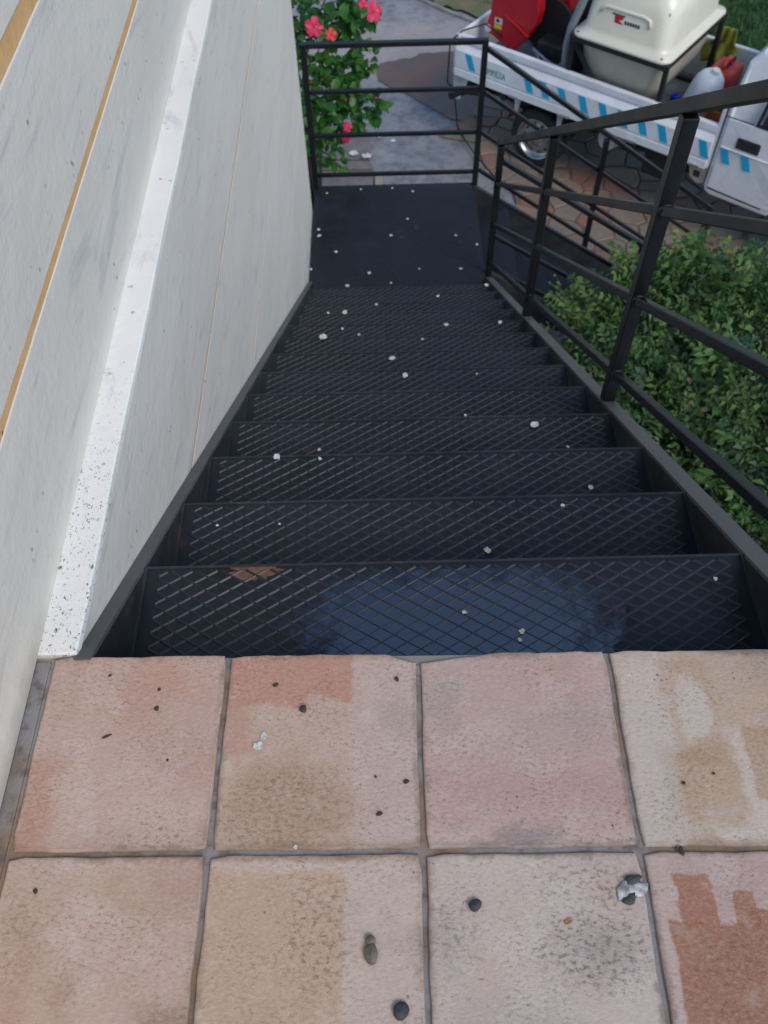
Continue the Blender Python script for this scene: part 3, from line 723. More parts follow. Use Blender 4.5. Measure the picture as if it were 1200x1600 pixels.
# blue reflective dashes, leaning like the photo's
def slash(px_t, px_b, wpx, par, inb, name='blue_stripe'):
    a = tside(px_t, inb); a2 = tside((px_t[0] + wpx, px_t[1] + wpx * .36), inb); c = tside(px_b, inb); c2 = tside((px_b[0] + wpx, px_b[1] + wpx * .36), inb)
    return tp(name, MB().prism([c, c2, a2, a], (0, .003, 0)), M['blue'], par)
for s_ in (-4.585, -3.92, -3.745, -3.545, -3.325, -3.115, -2.915, -2.72, -2.52, -2.125):
    b_ = MB().prism([(s_ + .06, -.0025, .775), (s_ + .135, -.0025, .775), (s_ + .075, -.0025, .918), (s_, -.0025, .918)], (0, .0045, 0))
    tp('blue_stripe', b_, M['blue'], near_side)
def text_mesh(txt, size):
    cu = bpy.data.curves.new('txt', 'FONT'); cu.body = txt; cu.size = size; cu.extrude = .0006; cu.resolution_u = 3
    ob = bpy.data.objects.new('tmp', cu); col.objects.link(ob); dg = bpy.context.evaluated_depsgraph_get(); dg.update()
    me = bpy.data.meshes.new_from_object(ob.evaluated_get(dg)); bpy.data.objects.remove(ob); return me
me = text_mesh('LIMPIEZA', .085); o = link('lettering', me, M['green_ink'], near_side)
o.location = (-4.36 - S0, -.0018, .80); o.rotation_euler = (R(90), 0, 0); o.scale = (.72, 1, 1)
for s_ in (-4.62, -4.0, -3.42, -2.72, -2.1):
    tp('latch', MB().box(s_ - .05, s_ + .05, -.018, .002, .668, .690), M['chrome'], near_side, bevel=.004)
for s_ in (-3.98, -3.5):
    tp('gusset', MB().prism([(s_ - .03, .05, .665), (s_ + .04, .05, .665), (s_ + .012, .05, .50), (s_ - .02, .05, .50)], (0, .02, 0)), M['paint_dirty'])
tp('corner_flap', MB().prism([(SR - .02, .02, .665), (SR + .16, .02, .665), (SR + .10, .02, .52), (SR + .06, .02, .43), (SR - .02, .02, .42)], (0, .02, 0)), M['paint_dirty'])
tp('bumper', MB().tube([(SR - .06, .05, .42), (SR + .02, .05, .47), (SR + .12, .06, .53), (SR + .30, .10, .55), (SR + .42, .3, .55)], .045, 8), M['rubber'], smooth=True)
tp('bumper', MB().box(SR - .10, SR - .03, .10, BW - .1, .38, .5), M['dark_metal'], bevel=.01)
# wheels
def wheel(s_, y, sgn):
    wl_ = bpy.data.objects.new('wheel', None); wl_.empty_display_size = .1; col.objects.link(wl_); wl_.parent = truck
    r = .295
    pr = [(-.09, .20), (-.092, .225), (-.088, .265), (-.07, .286), (-.05, r), (-.025, r), (-.024, r - .008), (-.016, r - .008), (-.015, r), (.015, r), (.016, r - .008), (.024, r - .008), (.025, r), (.05, r), (.07, .286), (.088, .265), (.092, .225), (.09, .20)]
    c = (s_, y, r)
    tp('tyre', MB().lathe(pr, c, (0, 1, 0), 40), M['rubber'], wl_, smooth=True)
    q_ = -sgn
    pr = [(.085*q_, .202), (.092*q_, .206), (.094*q_, .196), (.08*q_, .186), (.05*q_, .178), (.045*q_, .150), (.062*q_, .12), (.066*q_, .10), (.05*q_, .078), (.075*q_, .06), (.09*q_, .05), (.092*q_, 0.001)]
    rim_o = tp('rim', MB().lathe(pr, c, (0, 1, 0), 40), M['rim'], wl_, smooth=True)
    tp('rim_back', MB().lathe([(.03*q_, .2), (.03*q_, .001)], c, (0, 1, 0), 24), M['dark_metal'], wl_)
    for i in range(10):
        a = 2 * math.pi * i / 10; cc = (s_ + .135 * math.cos(a), y + .056 * q_, r + .135 * math.sin(a))
        tp('rim_hole', MB().lathe([(.0, .017), (.004*q_, .017), (.004*q_, .0005)], cc, (0, 1, 0), 8), M['ink'], rim_o)
    for i in range(5):
        a = 2 * math.pi * i / 5 + .3; cc = (s_ + .085 * math.cos(a), y + .056 * q_, r + .085 * math.sin(a))
        tp('lug_nut', MB().lathe([(0, .011), (.02*q_, .011), (.02*q_, .0005)], cc, (0, 1, 0), 6), M['rim'], rim_o)
for s_ in (-3.735, -.95):
    wheel(s_, .145, 1); wheel(s_, BW - .145, -1)
    tp('axle', MB().tube([(s_, .2, .29), (s_, BW - .2, .29)], .045, 10), M['dark_metal'])
    tp('leaf_spring', MB().tube([(s_ - .5, .33, .43), (s_ - .2, .33, .37), (s_, .33, .35), (s_ + .2, .33, .37), (s_ + .5, .33, .43)], .02, 6), M['dark_metal'])
# wheel arch shade plate, fuel tank, exhaust, dangling parts
tp('mudguard', MB().prism([(-3.735 + .36 * math.cos(a), .09, .34 + .33 * math.sin(a)) for a in [R(x) for x in range(10, 171, 16)]] + [(-3.735 + .34 * math.cos(a), .09, .34 + .31 * math.sin(a)) for a in [R(x) for x in range(170, 9, -16)]], (0, .14, 0)), M['rubber'])
tp('fuel_tank', MB().lathe([(-.001, .001), (0, .10), (.30, .10), (.301, .001)], (-3.03, .16, .50), (.25, 1, -.1), 20), M['paint_dirty'], smooth=False)
tp('exhaust_pipe', MB().tube([(-3.2, .5, .36), (-2.7, .5, .34), (-2.3, .45, .34), (-1.4, .45, .36)], .035, 8), M['rusty'], smooth=True)
tp('battery_box', MB().box(-2.62, -2.28, .14, .34, .33, .58), M['dark_metal'], bevel=.01)
tp('step_box', MB().prism([(-2.17, .06, .66), (-1.985, .06, .66), (-1.985, .06, .50), (-2.05, .06, .48), (-2.13, .06, .53)], (0, .2, 0)), M['beige_box'], bevel=.008)
tp('step_box_hole', MB().box(-2.10, -2.04, .054, .0605, .545, .60), M['ink'])
# cab: side profile lofted across the width with tumblehome
cabp = [(-1.972, .50), (-1.955, .46), (-1.90, .43), (-1.35, .43), (-1.30, .55), (-1.2, .66), (-1.05, .71), (-.85, .71), (-.70, .66), (-.60, .55), (-.56, .43), (-.12, .42), (-.06, .50), (-.05, .80), (-.10, 1.05), (-.20, 1.16), (-.62, 1.62), (-.74, 1.70), (-.95, 1.74), (-1.70, 1.74), (-1.86, 1.71), (-1.94, 1.60), (-1.965, 1.25)]
def tum(h): return 0.012 + max(0, h - 1.18) * .16 + max(0, .62 - h) * .10
cab = MB(); n = len(cabp)
rows = []
for u in (0, 1):
    for (edge, scl) in ((0, 1),):
        rows.append([(s_, (tum(h) + (.0 if 1 else 0)) if u == 0 else BW - tum(h), h) for s_, h in cabp])
cab.v = rows[0] + rows[1]
cab.f = [tuple(range(n)), tuple(range(n, 2*n))[::-1]] + [(i, n + i, n + (i+1) % n, (i+1) % n) for i in range(n)]
cabo = tp('cab_body', cab, M['paint'], bevel=.035)
cabo.modifiers[0].segments = 4; cabo.modifiers[0].angle_limit = R(50)
def on_side(pts, d0, d1, name, mat, par=None, bevel=0):   # plate lying on the cab's near flank
    P = [(s_, tum(h) - d0, h) for s_, h in pts]; Q = [(s_, tum(h) + d1, h) for s_, h in pts]; n = len(P)
    b_ = MB().add(P + Q, [tuple(range(n)), tuple(range(n, 2*n))[::-1]] + [(i, n + i, n + (i+1) % n, (i+1) % n) for i in range(n)])
    return tp(name, b_, mat, par, bevel)
door_pts = [(-1.93, .52), (-1.32, .50), (-1.30, .66), (-.95, .80), (-.62, .80), (-.55, .9), (-.55, 1.17), (-1.66, 1.17), (-1.93, 1.17)]
door = on_side(door_pts, .006, .01, 'door', M['paint'], None, .004)
on_side([(-1.925, .912), (-.6, .912), (-.6, .924), (-1.925, .924)], .014, .0, 'door_crease', M['paint'], door, .004)
hd = on_side([(-1.80, .945), (-1.605, .945), (-1.60, .955), (-1.60, 1.035), (-1.612, 1.045), (-1.795, 1.045), (-1.805, 1.035), (-1.805, .955)], .010, -.004, 'handle_recess', M['ink'], door, .003)
on_side([(-1.775, 1.0), (-1.63, 1.0), (-1.63, 1.025), (-1.775, 1.025)], .014, -.0095, 'handle', M['dark_metal'], door, .003)
for s_ in (-1.925, -1.735): 
    on_side([(s_ + .055, .785), (s_ + .125, .785), (s_ + .07, .905), (s_, .905)], .0085, -.006, 'blue_stripe', M['blue'], door)
on_side([(-1.655, 1.20), (-.52, 1.20), (-.68, 1.50), (-.84, 1.62), (-1.60, 1.62)], .003, .02, 'window_pane', M['glass'], cabo, .002)
fr = [(-1.70, 1.175), (-.40, 1.175), (-.40, 1.193), (-1.675, 1.193), (-1.63, 1.645), (-1.66, 1.645)]
on_side(fr, .007, .01, 'window_seal', M['rubber'], cabo)
on_side([(-1.955, 1.175), (-1.72, 1.175), (-1.72, 1.182), (-1.955, 1.182)], .001, .004, 'panel_gap', M['ink'], cabo)
on_side([(-1.93, .50), (-1.42, .485), (-1.42, .497), (-1.93, .512)], .003, .004, 'sill_gap', M['dark_metal'], cabo)
tp('windscreen', MB().prism([(-.235, .12, 1.21), (-.235, BW - .12, 1.21), (-.60, BW - .2, 1.61), (-.60, .2, 1.61)], (.012, 0, .01)), M['glass'], cabo)
tp('headlamp', MB().box(-.075, -.035, .12, .34, .68, .84), M['chrome'], cabo, bevel=.01); tp('headlamp', MB().box(-.075, -.035, BW - .34, BW - .12, .68, .84), M['chrome'], cabo, bevel=.01)
tp('front_bumper', MB().box(-.10, -.0, .04, BW - .04, .40, .54), M['dark_metal'], bevel=.02)

# ---- load on the bed: each its own thing
def tthing(name, s_, inb, h, label, cat):
    o = thing(name, tworld(s_, inb, h), label, cat, TA); o['s'] = 0
    del o['s']; return o
def rel(root_s, root_i, root_h, mb):
    mb.v = [(v[0] - root_s, v[1] - root_i, v[2] - root_h) for v in mb.v]; return mb
# sprayer tank
tk = tthing('sprayer_tank', -3.05, .62, .70, 'cream fibreglass sprayer tank in a black frame on the truck bed', 'tank')
def kp(name, mb, mat, par=None, bevel=0, smooth=False): return rel(-3.05, .62, .70, mb).build(name, mat, par or tk, bevel=bevel, smooth=smooth)
def rrect(cx, cy, hx, hy, r, n=6):
    P = []
    for (sx, sy, a0) in ((1, 1, 0), (-1, 1, 90), (-1, -1, 180), (1, -1, 270)):
        for i in range(n + 1):
            a = R(a0 + 90 * i / n); P.append((cx + sx * (hx - r) + r * math.cos(a), cy + sy * (hy - r) + r * math.sin(a)))
    return P
def loft(sections, cap0=True, cap1=True):
    b_ = MB(); n = len(sections[0][0])
    for P, z in sections: b_.v += [(x, y, z) for x, y in P]
    for i in range(len(sections) - 1):
        for j in range(n): b_.f.append((i*n+j, i*n+(j+1) % n, (i+1)*n+(j+1) % n, (i+1)*n+j))
    if cap0: b_.f.append(tuple(range(n))[::-1])
    if cap1: b_.f.append(tuple(range((len(sections)-1)*n, len(sections)*n)))
    return b_
tcx, tcy, FH = -3.045, .63, 1.385
up = loft([(rrect(tcx, tcy, .47, .60, .10), FH), (rrect(tcx, tcy, .475, .605, .10), FH + .012), (rrect(tcx, tcy, .47, .60, .10), FH + .03), (rrect(tcx, tcy, .43, .555, .12), FH + .045), (rrect(tcx, tcy, .415, .54, .13), FH + .09), (rrect(tcx, tcy, .40, .51, .15), FH + .30), (rrect(tcx, tcy, .375, .475, .17), FH + .41), (rrect(tcx, tcy, .32, .42, .18), FH + .47), (rrect(tcx, tcy, .22, .32, .16), FH + .50)])
upo = kp('tank_top', up, M['tank'], smooth=True)
lowp = loft([(rrect(tcx, tcy, .12, .2, .1), .83), (rrect(tcx, tcy, .22, .32, .14), .86), (rrect(tcx, tcy, .32, .43, .16), .95), (rrect(tcx, tcy, .385, .50, .15), 1.10), (rrect(tcx, tcy, .42, .535, .13), FH - .08), (rrect(tcx, tcy, .43, .55, .12), FH - .001)])
kp('tank_tub', lowp, M['tank_low'], smooth=True)
# raised arch rib on the near face, handle-like, and a strap
def near_face(s_, h):    # inboard position of the tank's near face at height h
    t_ = (h - (FH + .09)) / .21; return tcy - (.54 - .03 * t_)
arch = [(-3.30, 1.615), (-3.285, 1.65), (-3.25, 1.665), (-2.90, 1.665), (-2.845, 1.65), (-2.83, 1.60)]
kp('arch_rib', MB().tube([(s_, near_face(s_, h), h) for s_, h in arch], .016, 8), M['tank'], upo, smooth=True)
sx_ = tcx + .41
kp('strap', MB().tube([(sx_ - .05, tcy - .50, FH + .06), (sx_ - .065, tcy - .485, FH + .2), (sx_ - .08, tcy - .46, FH + .33), (sx_ - .12, tcy - .40, FH + .43), (sx_ - .18, tcy - .30, FH + .495), (sx_ - .2, tcy, FH + .51)], .010, 6), M['pod'], upo, smooth=True)
for s_ in (-3.46, -2.65): kp('bolt', MB().lathe([(0, .012), (.008, .012), (.008, .0005)], (s_, .06, FH + .03), (0, 0, 1), 6), M['dark_metal'], upo)
lg = [(-3.16, 1.60), (-3.06, 1.60), (-3.06, 1.645), (-3.16, 1.645)]
def plate(pts, d, name, mat): return kp(name, MB().prism([(s_, near_face(s_, h) - d, h) for s_, h in pts], (0, .003, 0)), mat, upo)
plate([(-3.155, 1.565), (-3.075, 1.565), (-3.085, 1.62), (-3.165, 1.62)], .003, 'logo_mark', M['red'])
plate([(-3.19, 1.622), (-3.07, 1.622), (-3.07, 1.632), (-3.19, 1.632)], .003, 'logo_bar', M['ink'])
plate([(-3.075, 1.57), (-3.072, 1.605), (-3.115, 1.588)], .0065, 'logo_notch', M['tank'])
for i in range(6): plate([(-3.062 + i*.025, 1.572), (-3.045 + i*.025, 1.572), (-3.05 + i*.025, 1.598), (-3.067 + i*.025, 1.598)], .003, 'logo_stroke', M['ink'])
# frame: hoop bars under the flange, legs and raking braces
fz = FH - .02; x0_, x1_, y0_, y1_ = tcx - .455, tcx + .455, tcy - .585, tcy + .585
fm = [((x0_, y0_, fz), (x1_, y0_, fz)), ((x1_, y0_, fz), (x1_, y1_, fz)), ((x1_, y1_, fz), (x0_, y1_, fz)), ((x0_, y1_, fz), (x0_, y0_, fz))]
for a, c in fm: kp('frame_bar', MB().bar(a, c, .04, .035), M['frame_black'])
for x, y in ((x1_, y0_), (x1_, y1_), (x0_, y0_), (x0_, y1_)): kp('frame_leg', MB().bar((x, y + (.03 if y < tcy else -.03), .702), (x, y + (.03 if y < tcy else -.03), fz - .018), .04, .04), M['frame_black'])
for a, c in (((x0_, y0_ + .035, fz - .03), (x0_ + .52, y0_ + .035, .74)), ((x0_, y1_ - .035, fz - .03), (x0_ + .52, y1_ - .035, .74))): kp('frame_brace', MB().bar(a, c, .035, .035, (0, 1, 0)), M['frame_black'])
kp('frame_bar', MB().bar((x0_, y0_ + .03, .72), (x1_, y0_ + .03, .72), .04, .036), M['frame_black'])
kp('frame_bar', MB().bar((x0_, y1_ - .03, .72), (x1_, y1_ - .03, .72), .04, .036), M['frame_black'])
pipe = [tside(p, .16) for p in ((882, 104), (886, 70), (894, 40), (908, 10), (922, -25), (936, -60))]
pipe = [(pipe[0][0], .16, .702)] + pipe
kp('grey_hose', MB().tube(pipe, .036, 12), M['grey_pipe'], smooth=True)

# hose reel / power unit with a red casing
RSx, RIx = -4.2, .30
rl = tthing('hose_reel', RSx, .55, .70, 'red steel hose reel with warning stickers at the rear of the truck bed', 'hose reel')
def rp(name, mb, mat, par=None, bevel=0, smooth=False): return rel(RSx, .55, .70, mb).build(name, mat, par or rl, bevel=bevel, smooth=smooth)
outl = [(757, 47), (772, 58), (786, 70), (804, 79), (822, 62), (836, 42), (841, 22), (842, 0), (838, -30), (826, -50), (805, -60), (785, -52), (772, -30), (768, 5), (766, 20), (759, 38)]
casing = rp('casing', MB().prism([tside(p, RIx) for p in outl][::-1], (0, .13, 0)), M['red'], bevel=.012)
# pressed crease and round boss
a, c = tside((790, 22), RIx), tside((826, 58), RIx)
rp('casing_rib', MB().bar((a[0], a[1] - .004, a[2]), (c[0], c[1] - .004, c[2]), .010, .03, (0, 1, 0)), M['red'], casing, bevel=.003)
def sticker(px, wd, ht, mat, name, d=.0016): 
    q = tside(px, RIx); return rp(name, MB().prism([(q[0] - wd/2, RIx - d, q[2] - ht/2), (q[0] + wd/2, RIx - d, q[2] - ht/2), (q[0] + wd/2, RIx - d, q[2] + ht/2), (q[0] - wd/2, RIx - d, q[2] + ht/2)], (0, .0022, 0)), mat, casing)
sticker((779, 33), .085, .055, M['white_st'], 'sticker'); sticker((778, 42), .085, .035, M['yellow'], 'sticker')
sticker((778, 32), .04, .03, M['ink'], 'sticker_print', .003)
q = tside((761, 43), RIx); rp('sticker', MB().lathe([(-.002, .0005), (-.002, .036), (.001, .036)], (q[0] + .012, RIx, q[2]), (0, 1, 0), 20), M['white_st'], casing)
rp('drum', MB().lathe([(0, .001), (0, .26), (.02, .26), (.02, .15), (.50, .15), (.50, .26), (.52, .26), (.52, .001)], (-3.98, .50, 1.14), (0, 1, 0), 28), M['frame_black'])
rp('hose_coil', MB().lathe([(.03 + i * .01, .185 + (.012 if i % 4 in (1, 2) else 0)) for i in range(46)], (-3.98, .50, 1.14), (0, 1, 0), 28), M['rubber'], smooth=True)
qa = tside((846, -40), .62); qb = tside((893, -40), .62); qc = tside((891, 24), .62); qd = tside((848, 8), .62)
rp('engine_cover', MB().prism([qd, qc, qb, qa], (0, .5, 0)), M['red'], bevel=.02)
rp('engine_block', MB().box(-3.98, -3.62, .30, .85, .78, 1.10), M['dark_metal'], bevel=.02)
for (a, c) in (((-4.5, .34, .72), (-3.55, .34, .72)), ((-4.5, 1.0, .72), (-3.55, 1.0, .72)), ((-4.45, .34, .72), (-4.2, .38, 1.1)), ((-4.45, 1.0, .72), (-4.2, 1.0, 1.1)), ((-3.75, .34, .72), (-3.95, .38, 1.1)), ((-3.6, .32, .72), (-3.6, .32, 1.15))):
    rp('stand_bar', MB().bar(a, c, .035, .035), M['frame_black'])
rp('fuel_line', MB().tube([(-4.0, .31, 1.0), (-3.9, .26, .93), (-3.82, .22, .90), (-3.74, .22, .92), (-3.66, .24, 1.0), (-3.62, .29, 1.06)], .013, 8), M['grey_pipe'], smooth=True)
rp('guard_rail', MB().tube([(-3.98, .24, 1.04), (-3.8, .2, 1.0), (-3.62, .2, .97)], .014, 8), M['grey_pipe'], smooth=True)

# pump under the tank's front
pm = tthing('pump', -2.5, .95, .70, 'small dark pump with pipes on the truck bed beside the cream tank', 'pump')
def pp(name, mb, mat): return rel(-2.5, .95, .70, mb).build(name, mat, pm, bevel=.008)
pp('pump_body', MB().box(-2.56, -2.36, .75, 1.05, .70, .92), M['dark_metal'])
pp('pump_motor', MB().lathe([(0, .001), (0, .08), (.25, .08), (.25, .001)], (-2.60, .46, .785), (0, 1, 0), 16), M['rusty'])
pp('pump_pipe', MB().tube([(-2.60, .46, .79), (-2.58, .38, .86), (-2.56, .30, .80), (-2.55, .24, .724)], .02, 8), M['grey_pipe'])
bc = tthing('blue_cap', -2.60, .52, .866, 'small bright blue cap on the pump beside the white jug', 'cap')
MB().lathe([(0, .001), (0, .045), (.05, .042), (.055, .03), (.055, .001)], (0, 0, 0), (0, 0, 1), 18).build('cap_shell', M['blue_cap'], bc, bevel=.004)
MB().lathe([(.05, .012), (.07, .012), (.07, .0005)], (0, 0, 0), (0, 0, 1), 10).build('cap_knob', M['blue_cap'], bc)
# milky jug lying tilted, red jerry can standing, orange crate, cloth
jg = tthing('plastic_jug', -2.41, .38, .70, 'milky white plastic jug leaning on the truck bed in front of the red can', 'jug')
ja = Vector((.17, -.05, .58)).normalized(); j0 = Vector((0, 0, .085))
MB().lathe([(0, .001), (0, .085), (.012, .118), (.04, .132), (.16, .135), (.19, .130), (.22, .135), (.40, .135), (.45, .13), (.50, .11), (.535, .075), (.545, .03), (.545, .001)], j0, ja, 28).build('jug_body', M['white_plastic'], jg, smooth=True)
MB().lathe([(0, .034), (.035, .034), (.035, .0005)], j0 + ja * .542 + Vector((-.0, .0, 0)), ja, 16).build('jug_cap', M['white_st'], jg)
MB().tube([j0 + ja * .40 + Vector((.05, -.125, .02)), j0 + ja * .44 + Vector((.06, -.165, .02)), j0 + ja * .30 + Vector((.06, -.17, 0)), j0 + ja * .26 + Vector((.05, -.13, 0))], .014, 8).build('jug_handle', M['white_plastic'], jg, smooth=True)
MB().box(-.14, .12, -.10, .12, 0, .045).build('wood_block', M['rusty'], jg)
rcn = tthing('jerrycan', -2.315, .80, .70, 'red plastic jerrycan with recessed handle standing behind the cab', 'jerrycan')
cb = loft([(rrect(0, 0, .11, .15, .03), 0), (rrect(0, 0, .118, .158, .035), .02), (rrect(0, 0, .118, .158, .035), .24), (rrect(0, 0, .112, .152, .035), .25), (rrect(0, 0, .118, .158, .035), .26), (rrect(0, 0, .118, .158, .035), .41), (rrect(0, 0, .108, .145, .035), .445), (rrect(0, 0, .09, .125, .03), .46)])
cb.build('can_body', M['red_plastic'], rcn, smooth=False, bevel=.004)
MB().tube([(0, -.09, .455), (0, -.085, .50), (0, -.03, .515), (0, .04, .51), (0, .075, .49), (0, .08, .455)], .02, 8).build('handle', M['red_plastic'], rcn, smooth=True)
MB().box(-.03, .03, -.055, .05, .4605, .464).build('handle_recess', M['ink'], rcn)
MB().lathe([(0, .03), (.045, .03), (.045, .0005)], (0, .1, .45), (0, .3, 1), 14).build('cap', M['frame_black'], rcn)
cr = tthing('orange_crate', -2.13, .22, .70, 'dull orange plastic crate tucked against the cab behind the dropside', 'crate')
MB().box(-.09, .09, -.13, .13, 0, .02).build('crate_base', M['orange_soil'], cr)
for (a, b_) in (((-.09, -.13), (.09, -.115)), ((-.09, .115), (.09, .13)), ((-.09, -.114), (-.075, .114)), ((.075, -.114), (.09, .114))):
    MB().box(a[0], b_[0], a[1], b_[1], .021, .30).build('crate_side', M['orange_soil'], cr, bevel=.004)
ct = tthing('cloth', -2.52, 1.30, 1.07, 'olive green cloth hung over the far dropside of the truck', 'cloth')
cm = MB(); nx_, nz_ = 12, 16
for j in range(nz_ + 1):
    for i in range(nx_ + 1):
        u = i / nx_ - .5; v = j / nz_
        wob = .03 * math.sin(u * 15 + v * 3) * (.3 + v)
        if v < .5: p = (u * (.16 + .08 * v), -.035 - wob * .8 - .03 * (1 - v), .03 + .26 * (.5 - v) * 1.2)
        else: p = (u * (.22 + .16 * v) + .03 * math.sin(v * 7), -.05 - wob - .05 * (v - .5), .03 - .36 * (v - .5))
        cm.v.append(p)
for j in range(nz_):
    for i in range(nx_): a = j*(nx_+1)+i; cm.f.append((a, a+1, a+nx_+2, a+nx_+1))
co_ = cm.build('cloth_sheet', M['cloth'], ct, smooth=True); sm_ = co_.modifiers.new('solid', 'SOLIDIFY'); sm_.thickness = .006

# cable trailing from the tail of the truck to the drive
cbp = [tworld(-4.36, .30, 1.02), tworld(-4.5, .2, 1.14), tworld(-4.66, .06, 1.09), tworld(-4.745, -.03, 1.0), tworld(-4.75, -.04, .6)]
for px in ((709, 172), (714, 195), (724, 215), (742, 242), (768, 272), (800, 300)):
    q = gnd(px, GZ + .045); cbp.append(q)
cbp[5].z = GZ + .25
for i in range(7, len(cbp)): cbp[i].z = GZ + .05
tag(MB().tube(cbp, .008, 6).build('cable', M['rubber'], smooth=True), 'thin black cable hanging off the truck tail onto the paving', 'cable')

# ================================================================== PLANTS
def leaf_mesh(L, W, fold=.25, droop=.2, n=5):
    b_ = MB(); sec = []
    for i in range(n + 1):
        t_ = i / n; wd = W * .5 * math.sin(math.pi * min(1, t_ * .92 + .06)) ** .8 * (1.15 - .35 * t_) if 0 < i < n else .0008
        x = L * t_; z = -droop * L * t_ * t_
        b_.v += [(x, -wd, z + fold * wd), (x, 0, z), (x, wd, z + fold * wd)]
    for i in range(n):
        a = i * 3; b_.f += [(a, a+3, a+4, a+1), (a+1, a+4, a+5, a+2)]
    return b_
def orient(rnd, outward):
    """leaf frame: x along leaf (outward and a little down), z up-ish"""
    x = (outward + Vector((rnd.gauss(0, .5), rnd.gauss(0, .5), rnd.gauss(0, .35)))).normalized()
    up = Vector((rnd.gauss(0, .35), rnd.gauss(0, .35) - .25, 1)); y = up.cross(x).normalized(); z = x.cross(y)
    return Matrix((x, y, z)).transposed()
hib_base = Vector((-.85, 7.3, GZ))
hib = thing('hibiscus_bush', hib_base, 'leafy hibiscus bush with pink flowers behind the landing railing', 'bush')
rnd = random.Random(13)
lm = leaf_mesh(.105, .072).mesh('leaf', True); lm.materials.append(M['hib'])
lm2 = leaf_mesh(.085, .055).mesh('leaf', True); lm2.materials.append(M['hib_young'])
clus = [((520,-30),7.0,.38,60), ((470,20),6.9,.30,60), ((560,2),7.0,.20,34), ((500,75),6.9,.26,55), ((545,35),7.0,.16,26), ((465,140),6.75,.24,36), ((545,118),6.75,.15,34), ((570,95),6.75,.09,14), ((510,150),6.75,.20,50), ((560,160),6.75,.15,36), ((585,168),6.7,.08,14), ((490,195),6.6,.15,30), ((545,185),6.7,.10,18), ((515,225),6.6,.09,12), ((525,250),6.6,.07,7), ((495,250),6.6,.08,8), ((420,60),7.0,.35,20), ((430,-60),7.1,.45,20)]
fol = MB(); nleaf = 0; cents = []
for (px, Y, r, nl) in clus:
    c = on(px, 1, Y); cents.append((c, r))
    for i in range(int(nl * 2.1)):
        d = Vector((rnd.gauss(0, 1), rnd.gauss(0, 1), rnd.gauss(0, 1))).normalized() * (rnd.random() ** .45); p = c + d * r
        if p.x < -.60 and p.y < 5.7: continue
        mtx = orient(rnd, (d + Vector((0, -.35, .1))).normalized()); s_ = rnd.uniform(.6, 1.2)
        vis = nleaf < 290 and i < nl * .62 and px[0] > 450
        if vis:
            o = link('leaf', lm2 if rnd.random() < .2 else lm, None, hib); o.matrix_local = Matrix.Translation(p - hib_base) @ mtx.to_4x4() @ Matrix.Scale(s_, 4); nleaf += 1
        else:
            src = leaf_mesh(.10 * s_, .068 * s_, n=3); fol.add([p - hib_base + mtx @ Vector(v) for v in src.v], src.f)
tag(fol.build('foliage', M['hib'], hib, smooth=True), kind='stuff')
for c, r in cents:        # branches up to every leaf cluster
    e = c - hib_base; b0 = Vector((rnd.uniform(-.12, .12), rnd.uniform(-.1, .1), 0)); mid = b0.lerp(e, .5) + Vector((-.1, .1, .35))
    pts = [b0, b0.lerp(mid, .5) + Vector((0, 0, .15)), mid, mid.lerp(e, .55) + Vector((0, 0, .03)), e]
    MB().tube(pts, [.022, .016, .012, .008, .004], 6).build('branch', M['stem'], hib, smooth=True)
def flower(px, Y, size, mat='pink', closed=False):
    c = on(px, 1, Y) - hib_base
    f = bpy.data.objects.new('flower', None); f.empty_display_size = .05; col.objects.link(f); f.parent = hib; f.location = c
    aim = Vector((rnd.gauss(0, .35), -1, .75 + rnd.gauss(0, .2))).normalized(); f.rotation_mode = 'QUATERNION'; f.rotation_quaternion = aim.to_track_quat('Z', 'Y')
    if closed:
        MB().lathe([(-.5*size, .001), (-.4*size, .18*size), (0, .26*size), (.35*size, .2*size), (.6*size, .001)], (0, 0, 0), (0, 0, 1), 12).build('bud', M[mat], f, smooth=True); return
    for i in range(5):
        b_ = MB(); a0 = 2 * math.pi * i / 5 + .1
        for r_ in range(5):
            t_ = r_ / 4; rr = size * t_; wd = size * (.12 + .55 * math.sin(math.pi * min(1, t_ * .75)))
            for q_ in (-1, -.5, 0, .5, 1):
                zz = size * (.30 * t_ - .30 * t_ * t_) + .05 * size * math.sin(q_ * 5 + i) * t_ + (.06 * size * abs(q_))
                b_.v.append((math.cos(a0) * rr - math.sin(a0) * wd * q_ * .62, math.sin(a0) * rr + math.cos(a0) * wd * q_ * .62, zz))
        for r_ in range(4):
            for q_ in range(4): a = r_*5+q_; b_.f.append((a, a+1, a+6, a+5))
        b_.build('petal', M[mat], f, smooth=True)
    MB().tube([(0, 0, 0), (.05*size, 0, .5*size), (.12*size, 0, .85*size)], [.04*size, .035*size, .06*size], 6).build('stamen', M['stamen'], f, smooth=True)
for px, Y, s_, mt_, cl in (((491,42),6.62,.068,'pink',0), ((583,18),6.78,.072,'pink',0), ((517,54),6.6,.045,'redbud',0), ((568,8),6.75,.04,'pink',0), ((486,128),6.45,.030,'redbud',1), ((503,124),6.5,.026,'redbud',1), ((540,157),6.5,.034,'redbud',1), ((588,153),6.62,.036,'pink',1), ((543,199),6.5,.038,'pink',0), ((541,214),6.48,.046,'pink',0), ((505,135),6.5,.02,'redbud',1), ((592,82),6.7,.018,'redbud',1)):
    flower(px, Y, s_, mt_, cl)

